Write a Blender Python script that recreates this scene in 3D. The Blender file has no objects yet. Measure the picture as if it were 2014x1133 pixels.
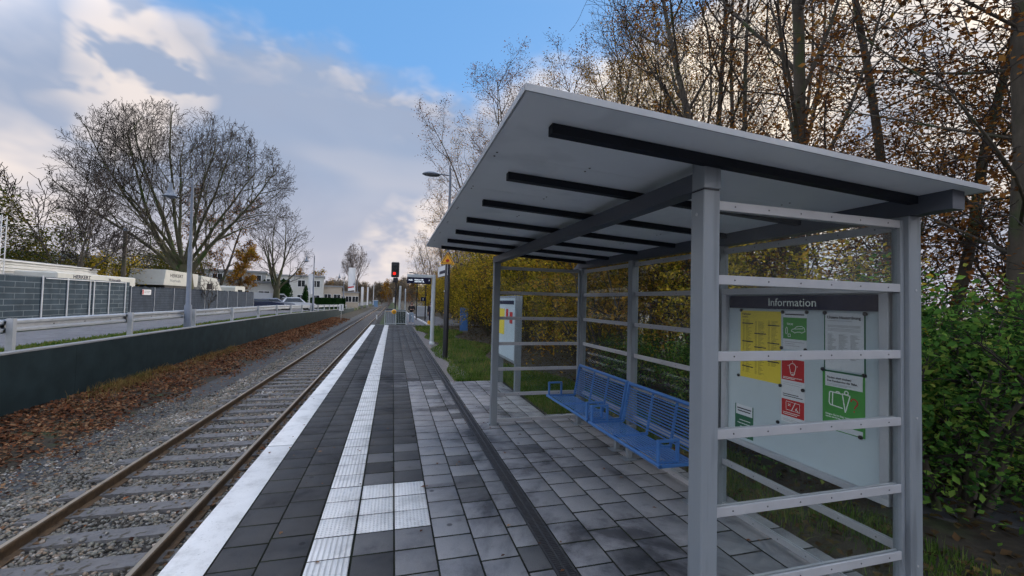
import bpy, math, random
import numpy as np
from mathutils import Vector, Matrix
R = math.radians
scene = bpy.context.scene
COL = scene.collection
rnd = random.Random(7)

# ------------------------------------------------------------------ helpers
def tag(o, label=None, cat=None, group=None, kind=None):
    if label: o['label'] = label
    if cat: o['category'] = cat
    if group: o['group'] = group
    if kind: o['kind'] = kind
    return o

def empty(name, loc=(0, 0, 0), rz=0, label=None, cat=None, group=None):
    o = bpy.data.objects.new(name, None)
    COL.objects.link(o)
    o.location = loc
    o.rotation_euler = (0, 0, rz)
    o.empty_display_size = 0.1
    return tag(o, label, cat, group)

def link_mesh(name, me, parent=None):
    o = bpy.data.objects.new(name, me)
    COL.objects.link(o)
    if parent is not None: o.parent = parent
    return o

def copy_tree(o, parent=None):
    c = o.copy()
    COL.objects.link(c)
    if parent is not None:
        c.parent = parent
        c.matrix_parent_inverse = o.matrix_parent_inverse.copy()
    for ch in [x for x in o.children]:
        copy_tree(ch, c)
    return c

def np_mesh(name, V, F, mats, midx=None, smooth=False, attr=None):
    """V (n,3); F list of (m,k) int arrays"""
    me = bpy.data.meshes.new(name)
    V = np.asarray(V, np.float32)
    me.vertices.add(len(V)); me.vertices.foreach_set('co', V.ravel())
    loops = np.concatenate([np.asarray(f).ravel() for f in F]).astype(np.int32)
    tot = np.concatenate([np.full(len(f), np.asarray(f).shape[1]) for f in F]).astype(np.int32)
    start = np.concatenate([[0], np.cumsum(tot)[:-1]]).astype(np.int32)
    me.loops.add(len(loops)); me.loops.foreach_set('vertex_index', loops)
    me.polygons.add(len(tot)); me.polygons.foreach_set('loop_start', start); me.polygons.foreach_set('loop_total', tot)
    for m in mats: me.materials.append(m)
    if midx is not None: me.polygons.foreach_set('material_index', np.asarray(midx, np.int32))
    if smooth: me.polygons.foreach_set('use_smooth', np.ones(len(tot), bool))
    if attr is not None:
        a = me.color_attributes.new('tone', 'FLOAT_COLOR', 'POINT')
        a.data.foreach_set('color', np.asarray(attr, np.float32).ravel())
    me.update(calc_edges=True)
    return me

class MB:
    """collects shapes, builds ONE mesh object"""
    def __init__(s): s.v = []; s.f = []; s.m = []; s.mats = []; s.sm = []
    def mi(s, m):
        if m not in s.mats: s.mats.append(m)
        return s.mats.index(m)
    def add(s, vs, fs, m, M=None, smooth=False):
        b = len(s.v)
        for v in vs:
            v = Vector(v)
            s.v.append(M @ v if M is not None else v)
        k = s.mi(m)
        for f in fs:
            s.f.append([b + i for i in f]); s.m.append(k); s.sm.append(smooth)
        return s
    def box(s, a, b, m, M=None, bev=0.0):
        x0, y0, z0 = [min(p, q) for p, q in zip(a, b)]
        x1, y1, z1 = [max(p, q) for p, q in zip(a, b)]
        if bev <= 0:
            vs = [(x0, y0, z0), (x1, y0, z0), (x1, y1, z0), (x0, y1, z0), (x0, y0, z1), (x1, y0, z1), (x1, y1, z1), (x0, y1, z1)]
            fs = [(3, 2, 1, 0), (4, 5, 6, 7), (0, 1, 5, 4), (1, 2, 6, 5), (2, 3, 7, 6), (3, 0, 4, 7)]
            return s.add(vs, fs, m, M)
        e = min(bev, (x1 - x0) / 3, (y1 - y0) / 3, (z1 - z0) / 3)
        vs = []; idx = {}
        X = (x0, x1); Y = (y0, y1); Z = (z0, z1)
        for i in (0, 1):
            for j in (0, 1):
                for k in (0, 1):
                    sx = e if i == 0 else -e; sy = e if j == 0 else -e; sz = e if k == 0 else -e
                    for ax, p in enumerate(((X[i], Y[j] + sy, Z[k] + sz), (X[i] + sx, Y[j], Z[k] + sz), (X[i] + sx, Y[j] + sy, Z[k]))):
                        idx[(i, j, k, ax)] = len(vs); vs.append(p)
        fs = []
        def q(*c): fs.append([idx[x] for x in c])
        for i in (0, 1): q(*[(i, j, k, 0) for j, k in ((0, 0), (0, 1), (1, 1), (1, 0))][::(1 if i == 0 else -1)])
        for j in (0, 1): q(*[(i, j, k, 1) for i, k in ((0, 0), (1, 0), (1, 1), (0, 1))][::(1 if j == 0 else -1)])
        for k in (0, 1): q(*[(i, j, k, 2) for i, j in ((0, 0), (0, 1), (1, 1), (1, 0))][::(1 if k == 0 else -1)])
        for i in (0, 1):
            for j in (0, 1): q((i, j, 0, 0), (i, j, 0, 1), (i, j, 1, 1), (i, j, 1, 0))
            for k in (0, 1): q((i, 0, k, 0), (i, 0, k, 2), (i, 1, k, 2), (i, 1, k, 0))
        for j in (0, 1):
            for k in (0, 1): q((0, j, k, 1), (0, j, k, 2), (1, j, k, 2), (1, j, k, 1))
        for i in (0, 1):
            for j in (0, 1):
                for k in (0, 1): q((i, j, k, 0), (i, j, k, 1), (i, j, k, 2))
        return s.add(vs, fs, m, M)
    def tube(s, pts, r, m, n=8, M=None, cap=True, smooth=True):
        pts = [Vector(p) for p in pts]
        rs = r if isinstance(r, (list, tuple)) else [r] * len(pts)
        vs = []; fs = []
        ref = None
        for i, p in enumerate(pts):
            t = (pts[min(i + 1, len(pts) - 1)] - pts[max(i - 1, 0)]).normalized()
            if ref is None:
                ref = Vector((0, 0, 1)) if abs(t.z) < .9 else Vector((1, 0, 0))
            u = (ref - t * ref.dot(t)).normalized(); ref = u
            w = t.cross(u)
            for k in range(n):
                a = 2 * math.pi * k / n
                vs.append(p + (u * math.cos(a) + w * math.sin(a)) * rs[i])
        for i in range(len(pts) - 1):
            for k in range(n):
                fs.append((i * n + k, i * n + (k + 1) % n, (i + 1) * n + (k + 1) % n, (i + 1) * n + k))
        s.add(vs, fs, m, M, smooth)
        if cap:
            s.add(vs[:n][::-1], [tuple(range(n))], m, M); s.add(vs[-n:], [tuple(range(n))], m, M)
        return s
    def prism(s, poly, a, b, m, axis='y', M=None, smooth=False):
        """poly = 2D outline; axis y: (x,z) extruded y a..b; axis x: (y,z); axis z: (x,y)"""
        def P(u, v, t):
            return {'y': (u, t, v), 'x': (t, u, v), 'z': (u, v, t)}[axis]
        n = len(poly)
        vs = [P(u, v, a) for u, v in poly] + [P(u, v, b) for u, v in poly]
        s.add(vs, [(i, (i + 1) % n, n + (i + 1) % n, n + i) for i in range(n)], m, M, smooth)
        s.add(vs[:n], [tuple(range(n))[::-1]], m, M)
        s.add(vs[n:], [tuple(range(n))], m, M)
        return s
    def lathe(s, prof, m, n=16, M=None, smooth=True):
        vs = []; fs = []
        for r_, z in prof:
            for k in range(n):
                a = 2 * math.pi * k / n
                vs.append((r_ * math.cos(a), r_ * math.sin(a), z))
        for i in range(len(prof) - 1):
            for k in range(n):
                fs.append((i * n + k, i * n + (k + 1) % n, (i + 1) * n + (k + 1) % n, (i + 1) * n + k))
        return s.add(vs, fs, m, M, smooth)
    def mesh(s, name):
        me = bpy.data.meshes.new(name)
        me.from_pydata([tuple(v) for v in s.v], [], s.f)
        for m in s.mats: me.materials.append(m)
        me.polygons.foreach_set('material_index', s.m)
        me.polygons.foreach_set('use_smooth', s.sm)
        me.update()
        return me
    def build(s, name, parent=None):
        return link_mesh(name, s.mesh(name), parent)

# ------------------------------------------------------------------ materials
def new_mat(name):
    m = bpy.data.materials.new(name); m.use_nodes = True
    nt = m.node_tree
    for n in list(nt.nodes): nt.nodes.remove(n)
    out = nt.nodes.new('ShaderNodeOutputMaterial')
    return m, nt, out

def nd(nt, t, **kw):
    n = nt.nodes.new(t)
    for k, v in kw.items():
        if hasattr(n, k): setattr(n, k, v)
        else: n.inputs[k.replace('_', ' ')].default_value = v
    return n

def col4(c): return (c[0], c[1], c[2], 1)

def ramp(nt, fac, stops, interp='LINEAR'):
    r = nt.nodes.new('ShaderNodeValToRGB'); r.color_ramp.interpolation = interp
    el = r.color_ramp.elements
    while len(el) < len(stops): el.new(0.5)
    for e, (p, c) in zip(el, stops): e.position = p; e.color = col4(c) if len(c) == 3 else c
    nt.links.new(fac, r.inputs[0]); return r.outputs[0]

def mat_noise(name, c1, c2, scale=5, rough=.6, metal=0, bump=0, bscale=None, detail=6, spec=.5, c3=None, s3=40, stretch=None, rough2=None):
    m, nt, out = new_mat(name)
    b = nt.nodes.new('ShaderNodeBsdfPrincipled')
    tc = nt.nodes.new('ShaderNodeTexCoord')
    co = tc.outputs['Object']
    if stretch:
        mp = nt.nodes.new('ShaderNodeMapping'); mp.inputs['Scale'].default_value = stretch
        nt.links.new(co, mp.inputs[0]); co = mp.outputs[0]
    n = nd(nt, 'ShaderNodeTexNoise', Scale=scale, Detail=detail, Roughness=.65)
    nt.links.new(co, n.inputs['Vector'])
    colr = ramp(nt, n.outputs['Fac'], [(.3, c1), (.7, c2)])
    if c3:
        n3 = nd(nt, 'ShaderNodeTexNoise', Scale=s3, Detail=3)
        nt.links.new(co, n3.inputs['Vector'])
        f3 = ramp(nt, n3.outputs['Fac'], [(.56, (0, 0, 0)), (.66, (1, 1, 1))])
        mx = nt.nodes.new('ShaderNodeMixRGB'); nt.links.new(f3, mx.inputs[0]); nt.links.new(colr, mx.inputs[1]); mx.inputs[2].default_value = col4(c3)
        colr = mx.outputs[0]
    nt.links.new(colr, b.inputs['Base Color'])
    b.inputs['Roughness'].default_value = rough; b.inputs['Metallic'].default_value = metal
    b.inputs['Specular IOR Level'].default_value = spec
    if rough2 is not None:
        mr = nd(nt, 'ShaderNodeMapRange'); nt.links.new(n.outputs['Fac'], mr.inputs[0])
        mr.inputs[1].default_value = .3; mr.inputs[2].default_value = .7; mr.inputs[3].default_value = rough; mr.inputs[4].default_value = rough2
        nt.links.new(mr.outputs[0], b.inputs['Roughness'])
    if bump:
        nb = nd(nt, 'ShaderNodeTexNoise', Scale=bscale or scale * 6, Detail=8)
        nt.links.new(co, nb.inputs['Vector'])
        bp = nd(nt, 'ShaderNodeBump', Strength=bump, Distance=.02)
        nt.links.new(nb.outputs['Fac'], bp.inputs['Height']); nt.links.new(bp.outputs[0], b.inputs['Normal'])
    nt.links.new(b.outputs[0], out.inputs[0])
    return m

def flat(name, c, rough=.5, metal=0, v=.12, scale=8, spec=.5):
    return mat_noise(name, tuple(x * (1 - v) for x in c), tuple(min(1, x * (1 + v)) for x in c), scale, rough, metal, spec=spec)

def mat_leaf(name, cols, transl=.35, nscale=.5, rough=.6):
    """each leaf (mesh island) takes its own colour"""
    m, nt, out = new_mat(name)
    g = nt.nodes.new('ShaderNodeNewGeometry')
    tc = nt.nodes.new('ShaderNodeTexCoord')
    n = nd(nt, 'ShaderNodeTexNoise', Scale=nscale, Detail=2); nt.links.new(tc.outputs['Object'], n.inputs['Vector'])
    ad = nd(nt, 'ShaderNodeMath', operation='MULTIPLY_ADD'); nt.links.new(n.outputs['Fac'], ad.inputs[0]); ad.inputs[1].default_value = 1.5; ad.inputs[2].default_value = -.62
    mx = nd(nt, 'ShaderNodeMath', operation='MULTIPLY_ADD'); nt.links.new(g.outputs['Random Per Island'], mx.inputs[0]); mx.inputs[1].default_value = .75
    nt.links.new(ad.outputs[0], mx.inputs[2])
    k = len(cols)
    c = ramp(nt, mx.outputs[0], [(i / max(1, k - 1), q) for i, q in enumerate(cols)])
    d = nd(nt, 'ShaderNodeBsdfDiffuse'); t = nd(nt, 'ShaderNodeBsdfTranslucent')
    nt.links.new(c, d.inputs[0]); nt.links.new(c, t.inputs[0])
    a = nd(nt, 'ShaderNodeMixShader'); a.inputs[0].default_value = transl
    nt.links.new(d.outputs[0], a.inputs[1]); nt.links.new(t.outputs[0], a.inputs[2])
    nt.links.new(a.outputs[0], out.inputs[0])
    return m

def mat_glass():
    m, nt, out = new_mat('thin_glass')
    lw = nd(nt, 'ShaderNodeLayerWeight', Blend=.5); pw = nd(nt, 'ShaderNodeMath', operation='POWER'); nt.links.new(lw.outputs['Facing'], pw.inputs[0]); pw.inputs[1].default_value = 5
    fr = nd(nt, 'ShaderNodeMath', operation='MULTIPLY_ADD'); nt.links.new(pw.outputs[0], fr.inputs[0]); fr.inputs[1].default_value = .9; fr.inputs[2].default_value = .016
    t = nd(nt, 'ShaderNodeBsdfTransparent'); t.inputs[0].default_value = (.95, .97, .965, 1)
    g = nd(nt, 'ShaderNodeBsdfGlossy', Roughness=.02)
    mul = nd(nt, 'ShaderNodeMath', operation='MULTIPLY'); nt.links.new(fr.outputs[0], mul.inputs[0]); mul.inputs[1].default_value = 1.0
    mx = nd(nt, 'ShaderNodeMixShader')
    nt.links.new(mul.outputs[0], mx.inputs[0]); nt.links.new(t.outputs[0], mx.inputs[1]); nt.links.new(g.outputs[0], mx.inputs[2])
    # a film of dust and dried rain
    tc = nd(nt, 'ShaderNodeTexCoord'); n = nd(nt, 'ShaderNodeTexNoise', Scale=3, Detail=8, Roughness=.7); nt.links.new(tc.outputs['Object'], n.inputs['Vector'])
    r = ramp(nt, n.outputs['Fac'], [(.45, (.0, .0, .0)), (.80, (.022, .022, .022))])
    d = nd(nt, 'ShaderNodeBsdfDiffuse'); d.inputs[0].default_value = (.35, .36, .36, 1)
    m2 = nd(nt, 'ShaderNodeMixShader'); nt.links.new(r, m2.inputs[0]); nt.links.new(mx.outputs[0], m2.inputs[1]); nt.links.new(d.outputs[0], m2.inputs[2])
    nt.links.new(m2.outputs[0], out.inputs[0])
    return m

def mat_emit(name, c, s):
    m, nt, out = new_mat(name)
    e = nd(nt, 'ShaderNodeEmission', Strength=s); e.inputs[0].default_value = col4(c)
    nt.links.new(e.outputs[0], out.inputs[0]); return m

def mat_slab():
    m, nt, out = new_mat('paving_slab_concrete')
    b = nt.nodes.new('ShaderNodeBsdfPrincipled')
    at = nd(nt, 'ShaderNodeVertexColor'); at.layer_name = 'tone'
    tc = nd(nt, 'ShaderNodeTexCoord')
    n1 = nd(nt, 'ShaderNodeTexNoise', Scale=1.3, Detail=7, Roughness=.62); nt.links.new(tc.outputs['Object'], n1.inputs['Vector'])
    n2 = nd(nt, 'ShaderNodeTexNoise', Scale=160, Detail=3); nt.links.new(tc.outputs['Object'], n2.inputs['Vector'])
    n4 = nd(nt, 'ShaderNodeTexNoise', Scale=7, Detail=6, Roughness=.6); nt.links.new(tc.outputs['Object'], n4.inputs['Vector'])
    stain = ramp(nt, n1.outputs['Fac'], [(.32, (.34, .35, .37)), (.40, (.78, .78, .80)), (.47, (1.0, 1.0, 1.0))])
    grain = ramp(nt, n2.outputs['Fac'], [(.3, (.82, .82, .82)), (.7, (1.18, 1.18, 1.18))])
    blot = ramp(nt, n4.outputs['Fac'], [(.28, (.72, .72, .74)), (.40, (1, 1, 1)), (.75, (1.06, 1.06, 1.06))])
    def mul(a, c):
        x = nd(nt, 'ShaderNodeMixRGB', blend_type='MULTIPLY'); x.inputs[0].default_value = 1
        nt.links.new(a, x.inputs[1]); nt.links.new(c, x.inputs[2]); return x.outputs[0]
    # small dark chewing-gum spots
    vo = nd(nt, 'ShaderNodeTexVoronoi', Scale=2.6); nt.links.new(tc.outputs['Object'], vo.inputs['Vector'])
    gum = ramp(nt, vo.outputs['Distance'], [(.045, (.35, .35, .37)), (.075, (1, 1, 1))])
    n5 = nd(nt, 'ShaderNodeTexNoise', Scale=.55, Detail=9, Roughness=.68, Distortion=.6); nt.links.new(tc.outputs['Object'], n5.inputs['Vector'])
    wet = ramp(nt, n5.outputs['Fac'], [(.38, (.34, .34, .36)), (.43, (.72, .72, .74)), (.49, (1, 1, 1)), (.66, (1.16, 1.14, 1.11))])
    c = mul(mul(mul(mul(mul(at.outputs['Color'], stain), grain), blot), gum), wet)
    nt.links.new(c, b.inputs['Base Color'])
    rr = nd(nt, 'ShaderNodeMapRange'); nt.links.new(n1.outputs['Fac'], rr.inputs[0]); rr.inputs[1].default_value = .35; rr.inputs[2].default_value = .6; rr.inputs[3].default_value = .6; rr.inputs[4].default_value = .88; b.inputs['Specular IOR Level'].default_value = .3
    nt.links.new(rr.outputs[0], b.inputs['Roughness'])
    bp = nd(nt, 'ShaderNodeBump', Strength=.35, Distance=.002); nt.links.new(n2.outputs['Fac'], bp.inputs['Height']); nt.links.new(bp.outputs[0], b.inputs['Normal'])
    nt.links.new(b.outputs[0], out.inputs[0]); return m

def mat_tactile(name, mode):
    m, nt, out = new_mat(name)
    b = nt.nodes.new('ShaderNodeBsdfPrincipled')
    tc = nd(nt, 'ShaderNodeTexCoord'); sp = nd(nt, 'ShaderNodeSeparateXYZ'); nt.links.new(tc.outputs['Object'], sp.inputs[0])
    n = nd(nt, 'ShaderNodeTexNoise', Scale=3, Detail=9, Roughness=.7); nt.links.new(tc.outputs['Object'], n.inputs['Vector'])
    sc = nd(nt, 'ShaderNodeTexNoise', Scale=55, Detail=5, Roughness=.75); nt.links.new(tc.outputs['Object'], sc.inputs['Vector'])
    base = ramp(nt, n.outputs['Fac'], [(.28, (.44, .44, .43)), (.5, (.72, .72, .71)), (.7, (.80, .80, .79))])
    spk = ramp(nt, sc.outputs['Fac'], [(.30, (.25, .24, .22)), (.39, (1, 1, 1))])
    mx = nd(nt, 'ShaderNodeMixRGB', blend_type='MULTIPLY'); mx.inputs[0].default_value = 1
    nt.links.new(base, mx.inputs[1]); nt.links.new(spk, mx.inputs[2])
    b.inputs['Roughness'].default_value = .6
    colour = mx.outputs[0]
    if mode != 'plain':
        def wave(o, per):
            w = nd(nt, 'ShaderNodeMath', operation='MULTIPLY'); nt.links.new(o, w.inputs[0]); w.inputs[1].default_value = 2 * math.pi / per
            s_ = nd(nt, 'ShaderNodeMath', operation='SINE'); nt.links.new(w.outputs[0], s_.inputs[0]); return s_.outputs[0]
        if mode == 'rib':
            h = wave(sp.outputs['X'], .0375)
        else:
            a1 = nd(nt, 'ShaderNodeMath', operation='ADD'); nt.links.new(sp.outputs['X'], a1.inputs[0]); nt.links.new(sp.outputs['Y'], a1.inputs[1])
            a2 = nd(nt, 'ShaderNodeMath', operation='SUBTRACT'); nt.links.new(sp.outputs['X'], a2.inputs[0]); nt.links.new(sp.outputs['Y'], a2.inputs[1])
            mm = nd(nt, 'ShaderNodeMath', operation='MULTIPLY'); nt.links.new(wave(a1.outputs[0], .06), mm.inputs[0]); nt.links.new(wave(a2.outputs[0], .06), mm.inputs[1]); h = mm.outputs[0]
        st = nd(nt, 'ShaderNodeMapRange'); nt.links.new(h, st.inputs[0]); st.inputs[1].default_value = -.75; st.inputs[2].default_value = -.2
        bp = nd(nt, 'ShaderNodeBump', Strength=.9, Distance=.006); nt.links.new(st.outputs[0], bp.inputs['Height']); nt.links.new(bp.outputs[0], b.inputs['Normal'])
        # colour darker in the grooves
        dk = ramp(nt, st.outputs[0], [(0, (.74, .74, .75)), (.6, (1, 1, 1))])
        m3 = nd(nt, 'ShaderNodeMixRGB', blend_type='MULTIPLY'); m3.inputs[0].default_value = 1
        nt.links.new(colour, m3.inputs[1]); nt.links.new(dk, m3.inputs[2]); colour = m3.outputs[0]
    nt.links.new(colour, b.inputs['Base Color'])
    nt.links.new(b.outputs[0], out.inputs[0]); return m

def mat_brick(name, c1, c2, mortar, sx, row, msize=.02, rough=.8, metal=0, swap='yz', offset=.5, bump=.4):
    m, nt, out = new_mat(name)
    b = nt.nodes.new('ShaderNodeBsdfPrincipled'); b.inputs['Roughness'].default_value = rough; b.inputs['Metallic'].default_value = metal; b.inputs['Specular IOR Level'].default_value = .15
    tc = nd(nt, 'ShaderNodeTexCoord'); sp = nd(nt, 'ShaderNodeSeparateXYZ'); nt.links.new(tc.outputs['Object'], sp.inputs[0])
    cb = nd(nt, 'ShaderNodeCombineXYZ')
    a = {'x': 'X', 'y': 'Y', 'z': 'Z'}
    nt.links.new(sp.outputs[a[swap[0]]], cb.inputs[0]); nt.links.new(sp.outputs[a[swap[1]]], cb.inputs[1])
    br = nt.nodes.new('ShaderNodeTexBrick'); nt.links.new(cb.outputs[0], br.inputs['Vector'])
    br.offset = offset
    br.inputs['Color1'].default_value = col4(c1); br.inputs['Color2'].default_value = col4(c2); br.inputs['Mortar'].default_value = col4(mortar)
    br.inputs['Scale'].default_value = 1; br.inputs['Brick Width'].default_value = sx; br.inputs['Row Height'].default_value = row; br.inputs['Mortar Size'].default_value = msize
    n = nd(nt, 'ShaderNodeTexNoise', Scale=2, Detail=6); nt.links.new(tc.outputs['Object'], n.inputs['Vector'])
    r = ramp(nt, n.outputs['Fac'], [(.3, (.75, .75, .75)), (.7, (1.2, 1.2, 1.2))])
    mx = nd(nt, 'ShaderNodeMixRGB', blend_type='MULTIPLY'); mx.inputs[0].default_value = 1
    nt.links.new(br.outputs['Color'], mx.inputs[1]); nt.links.new(r, mx.inputs[2]); nt.links.new(mx.outputs[0], b.inputs['Base Color'])
    if bump:
        bp = nd(nt, 'ShaderNodeBump', Strength=bump, Distance=.02); bp.invert = True
        nt.links.new(br.outputs['Fac'], bp.inputs['Height']); nt.links.new(bp.outputs[0], b.inputs['Normal'])
    nt.links.new(b.outputs[0], out.inputs[0]); return m

M = {}
M['wall'] = mat_brick('green_grey_painted_wall', (.017, .032, .038), (.021, .037, .044), (.007, .014, .017), 3.2, 6.0, .008, rough=.75, swap='yz', offset=0, bump=.3)
M['post'] = mat_noise('grey_painted_steel', (.19, .215, .235), (.23, .255, .275), 3, .42, .0, bump=.03, bscale=90, rough2=.55, c3=(.15, .168, .185), s3=9, stretch=(1, 1, .12))
M['dark'] = mat_noise('anthracite_steel', (.035, .04, .05), (.05, .055, .065), 3, .5)
M['beam'] = mat_noise('grey_beam_steel', (.055, .064, .082), (.072, .08, .10), 2, .5)
M['purlin'] = mat_noise('black_purlin_steel', (.006, .008, .013), (.010, .013, .02), 3, .6, spec=.25)
M['alu'] = mat_noise('light_aluminium_strip', (.36, .365, .38), (.43, .435, .45), 5, .5, .1)
M['screw'] = flat('dark_screw', (.05, .05, .055), .4, .5)
M['roof'] = mat_noise('grey_roof_panel', (.66, .70, .73), (.73, .77, .80), 1.2, .42, c3=(.62, .66, .69), s3=2.4, detail=8)
M['fascia'] = mat_noise('pale_aluminium_fascia', (.33, .345, .36), (.39, .405, .42), 3, .45, .1)
M['glass'] = mat_glass()
M['blue'] = mat_noise('blue_powder_coat', (.05, .155, .40), (.06, .18, .45), 3, .32, spec=.5)
M['slab'] = mat_slab()
M['t_plain'] = mat_tactile('white_edge_concrete', 'plain')
M['t_rib'] = mat_tactile('white_ribbed_concrete', 'rib')
M['t_nub'] = mat_tactile('white_studded_concrete', 'nub')
M['bed'] = mat_noise('sand_joint', (.006, .006, .005), (.018, .024, .010), 4, .95)
M['concrete'] = mat_noise('concrete', (.16, .16, .155), (.24, .24, .235), 1.5, .85, bump=.3, bscale=30)
M['iron'] = mat_noise('cast_iron', (.045, .045, .05), (.08, .08, .085), 20, .5, .2)
M['rail_top'] = mat_noise('worn_rail_head', (.34, .27, .19), (.46, .38, .29), 4, .4, .5, stretch=(1, .05, 1), rough2=.4)
M['rail_rust'] = mat_noise('rusty_rail_web', (.085, .055, .03), (.17, .105, .055), 6, .75, .1, bump=.3, bscale=40)
M['sleeper'] = mat_noise('weathered_sleeper', (.12, .115, .115), (.185, .18, .178), 6, .85, bump=.5, bscale=25, c3=(.07, .06, .045), s3=10)
M['stone'] = mat_leaf('ballast_stone', [(.06, .055, .047), (.15, .14, .125), (.25, .24, .22), (.19, .19, .16), (.29, .22, .16), (.52, .50, .47)], 0, 1.2)
M['lit'] = mat_leaf('fallen_leaf', [(.04, .021, .015), (.09, .042, .026), (.22, .088, .042), (.14, .078, .050), (.33, .19, .10), (.07, .042, .032)], .1, 1.5)
M['lit2'] = mat_leaf('dull_fallen_leaf', [(.03, .022, .012), (.06, .04, .02), (.10, .06, .03), (.09, .075, .03), (.2, .14, .04)], .1, 1.5)
M['grass'] = mat_leaf('grass_blade', [(.04, .08, .015), (.075, .14, .025), (.11, .19, .04), (.18, .21, .06), (.24, .2, .07)], .3, 1)
M['bark'] = mat_noise('bark', (.045, .038, .028), (.10, .085, .065), 9, .9, bump=.7, bscale=22, c3=(.055, .07, .028), s3=3, stretch=(1, 1, .35))
M['bark_green'] = mat_noise('mossy_bark', (.045, .06, .02), (.12, .10, .07), 2.2, .9, bump=.7, bscale=22, c3=(.05, .085, .02), s3=1.5, stretch=(1, 1, .35))
M['twig'] = flat('twig_bark', (.034, .026, .022), .85, v=.25)
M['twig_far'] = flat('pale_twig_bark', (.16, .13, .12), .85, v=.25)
M['asph'] = mat_noise('asphalt_road', (.13, .13, .14), (.19, .19, .2), 1.2, .8, bump=.25, bscale=120, c3=(.11, .11, .115), s3=5)

M['cope'] = flat('wall_coping', (.26, .27, .28), .7)
M['galv'] = mat_noise('galvanised_steel', (.40, .42, .45), (.52, .54, .57), 3, .45, .25)
M['pole'] = mat_noise('blue_grey_pole_paint', (.13, .16, .21), (.17, .20, .25), 4, .5)
M['polelt'] = mat_noise('light_grey_pole', (.42, .47, .50), (.52, .56, .58), 3, .45)
M['black'] = flat('black_paint', (.012, .013, .018), .45)
M['navy'] = flat('navy_panel', (.006, .010, .036), .5, spec=.2)
M['white'] = flat('white_paint', (.72, .73, .74), .5, v=.04)
M['board'] = mat_noise('pale_board', (.44, .53, .57), (.50, .59, .63), 1, .5)
M['yellowp'] = flat('yellow_paper', (.72, .58, .05), .6, v=.04)
M['greenp'] = flat('green_paper', (.05, .27, .045), .6, v=.1, scale=3)
M['greend'] = flat('dark_green_paper', (.015, .12, .06), .6, v=.05)
M['redp'] = flat('red_paper', (.45, .015, .018), .6, v=.06)
M['paper'] = flat('white_paper', (.62, .66, .69), .6, v=.03)
M['ink'] = flat('black_ink', (.02, .02, .025), .6)
M['inkg'] = flat('grey_ink', (.22, .24, .26), .6)
M['inky'] = flat('olive_ink', (.30, .25, .03), .6)
M['cyanw'] = flat('white_ink', (.70, .78, .74), .6, v=.03)
M['magnet'] = flat('black_magnet', (.008, .008, .01), .35)
M['ysign'] = flat('yellow_sign', (.85, .42, .02), .5, v=.05)
M['redsig'] = mat_emit('signal_red_light', (1, .03, .02), .55)
M['amber'] = mat_emit('display_letters', (.75, .85, 1), .4)
M['soil'] = mat_noise('soil_ground', (.020, .016, .010), (.055, .042, .026), 3, .95, bump=.9, bscale=14, c3=(.04, .05, .018), s3=2)
M['gravelg'] = mat_noise('gravel_bed', (.022, .019, .016), (.05, .044, .038), 18, .9, bump=1, bscale=40)
M['path'] = mat_noise('dark_cinder_path', (.045, .048, .05), (.085, .088, .09), 2, .9, bump=.8, bscale=40, c3=(.07, .04, .02), s3=9)
M['grassg'] = mat_noise('turf', (.03, .05, .012), (.06, .085, .025), 3, .95, bump=.8, bscale=20, c3=(.07, .05, .03), s3=2)
M['flag'] = mat_noise('dark_flagstone', (.035, .037, .04), (.06, .062, .066), 6, .85, bump=.4, bscale=30)
M['bed2'] = mat_noise('grey_gravel', (.12, .11, .11), (.22, .2, .19), 25, .9, bump=.8, bscale=60)

# ------------------------------------------------------------------ camera
cam = bpy.data.cameras.new('camera'); camo = bpy.data.objects.new('camera', cam); COL.objects.link(camo)
yaw, pit, rol = R(15.7134), R(1.9051), R(1.4392)
Fv = Vector((math.sin(yaw) * math.cos(pit), math.cos(yaw) * math.cos(pit), math.sin(pit)))
Rv = Vector((math.cos(yaw), -math.sin(yaw), 0)); Uv = Rv.cross(Fv)
R2 = Rv * math.cos(rol) + Uv * math.sin(rol); U2 = -Rv * math.sin(rol) + Uv * math.cos(rol)
mw = Matrix((( R2.x, U2.x, -Fv.x, 0), (R2.y, U2.y, -Fv.y, 0), (R2.z, U2.z, -Fv.z, 1.8704), (0, 0, 0, 1)))
camo.matrix_world = mw
cam.sensor_width = 36; cam.lens = 829.19 / 2014 * 36; cam.clip_start = .05; cam.clip_end = 3000
scene.camera = camo

# ------------------------------------------------------------------ world + sun
SUN_AZ, SUN_EL = 52, 17      # degrees right of +Y, above the horizon (behind the trees)
w = bpy.data.worlds.new('World'); scene.world = w; w.use_nodes = True
nt = w.node_tree
for n in list(nt.nodes): nt.nodes.remove(n)
wo = nt.nodes.new('ShaderNodeOutputWorld')
sky = nt.nodes.new('ShaderNodeTexSky'); sky.sky_type = 'NISHITA'; sky.sun_disc = False
sky.sun_elevation = R(SUN_EL); sky.sun_rotation = R(SUN_AZ); sky.air_density = 1.0; sky.dust_density = .6; sky.ozone_density = 2.0
bs = nd(nt, 'ShaderNodeBackground', Strength=.10); nt.links.new(sky.outputs[0], bs.inputs[0])
tc = nd(nt, 'ShaderNodeTexCoord'); D = tc.outputs['Generated']
sp = nd(nt, 'ShaderNodeSeparateXYZ'); nt.links.new(D, sp.inputs[0]); Z = sp.outputs['Z']
def mth(op, a, b=None, c=None, clamp=False):
    n = nd(nt, 'ShaderNodeMath', operation=op); n.use_clamp = clamp
    for i, v in enumerate((a, b, c)):
        if v is None: continue
        if isinstance(v, (int, float)): n.inputs[i].default_value = v
        else: nt.links.new(v, n.inputs[i])
    return n.outputs[0]
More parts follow.
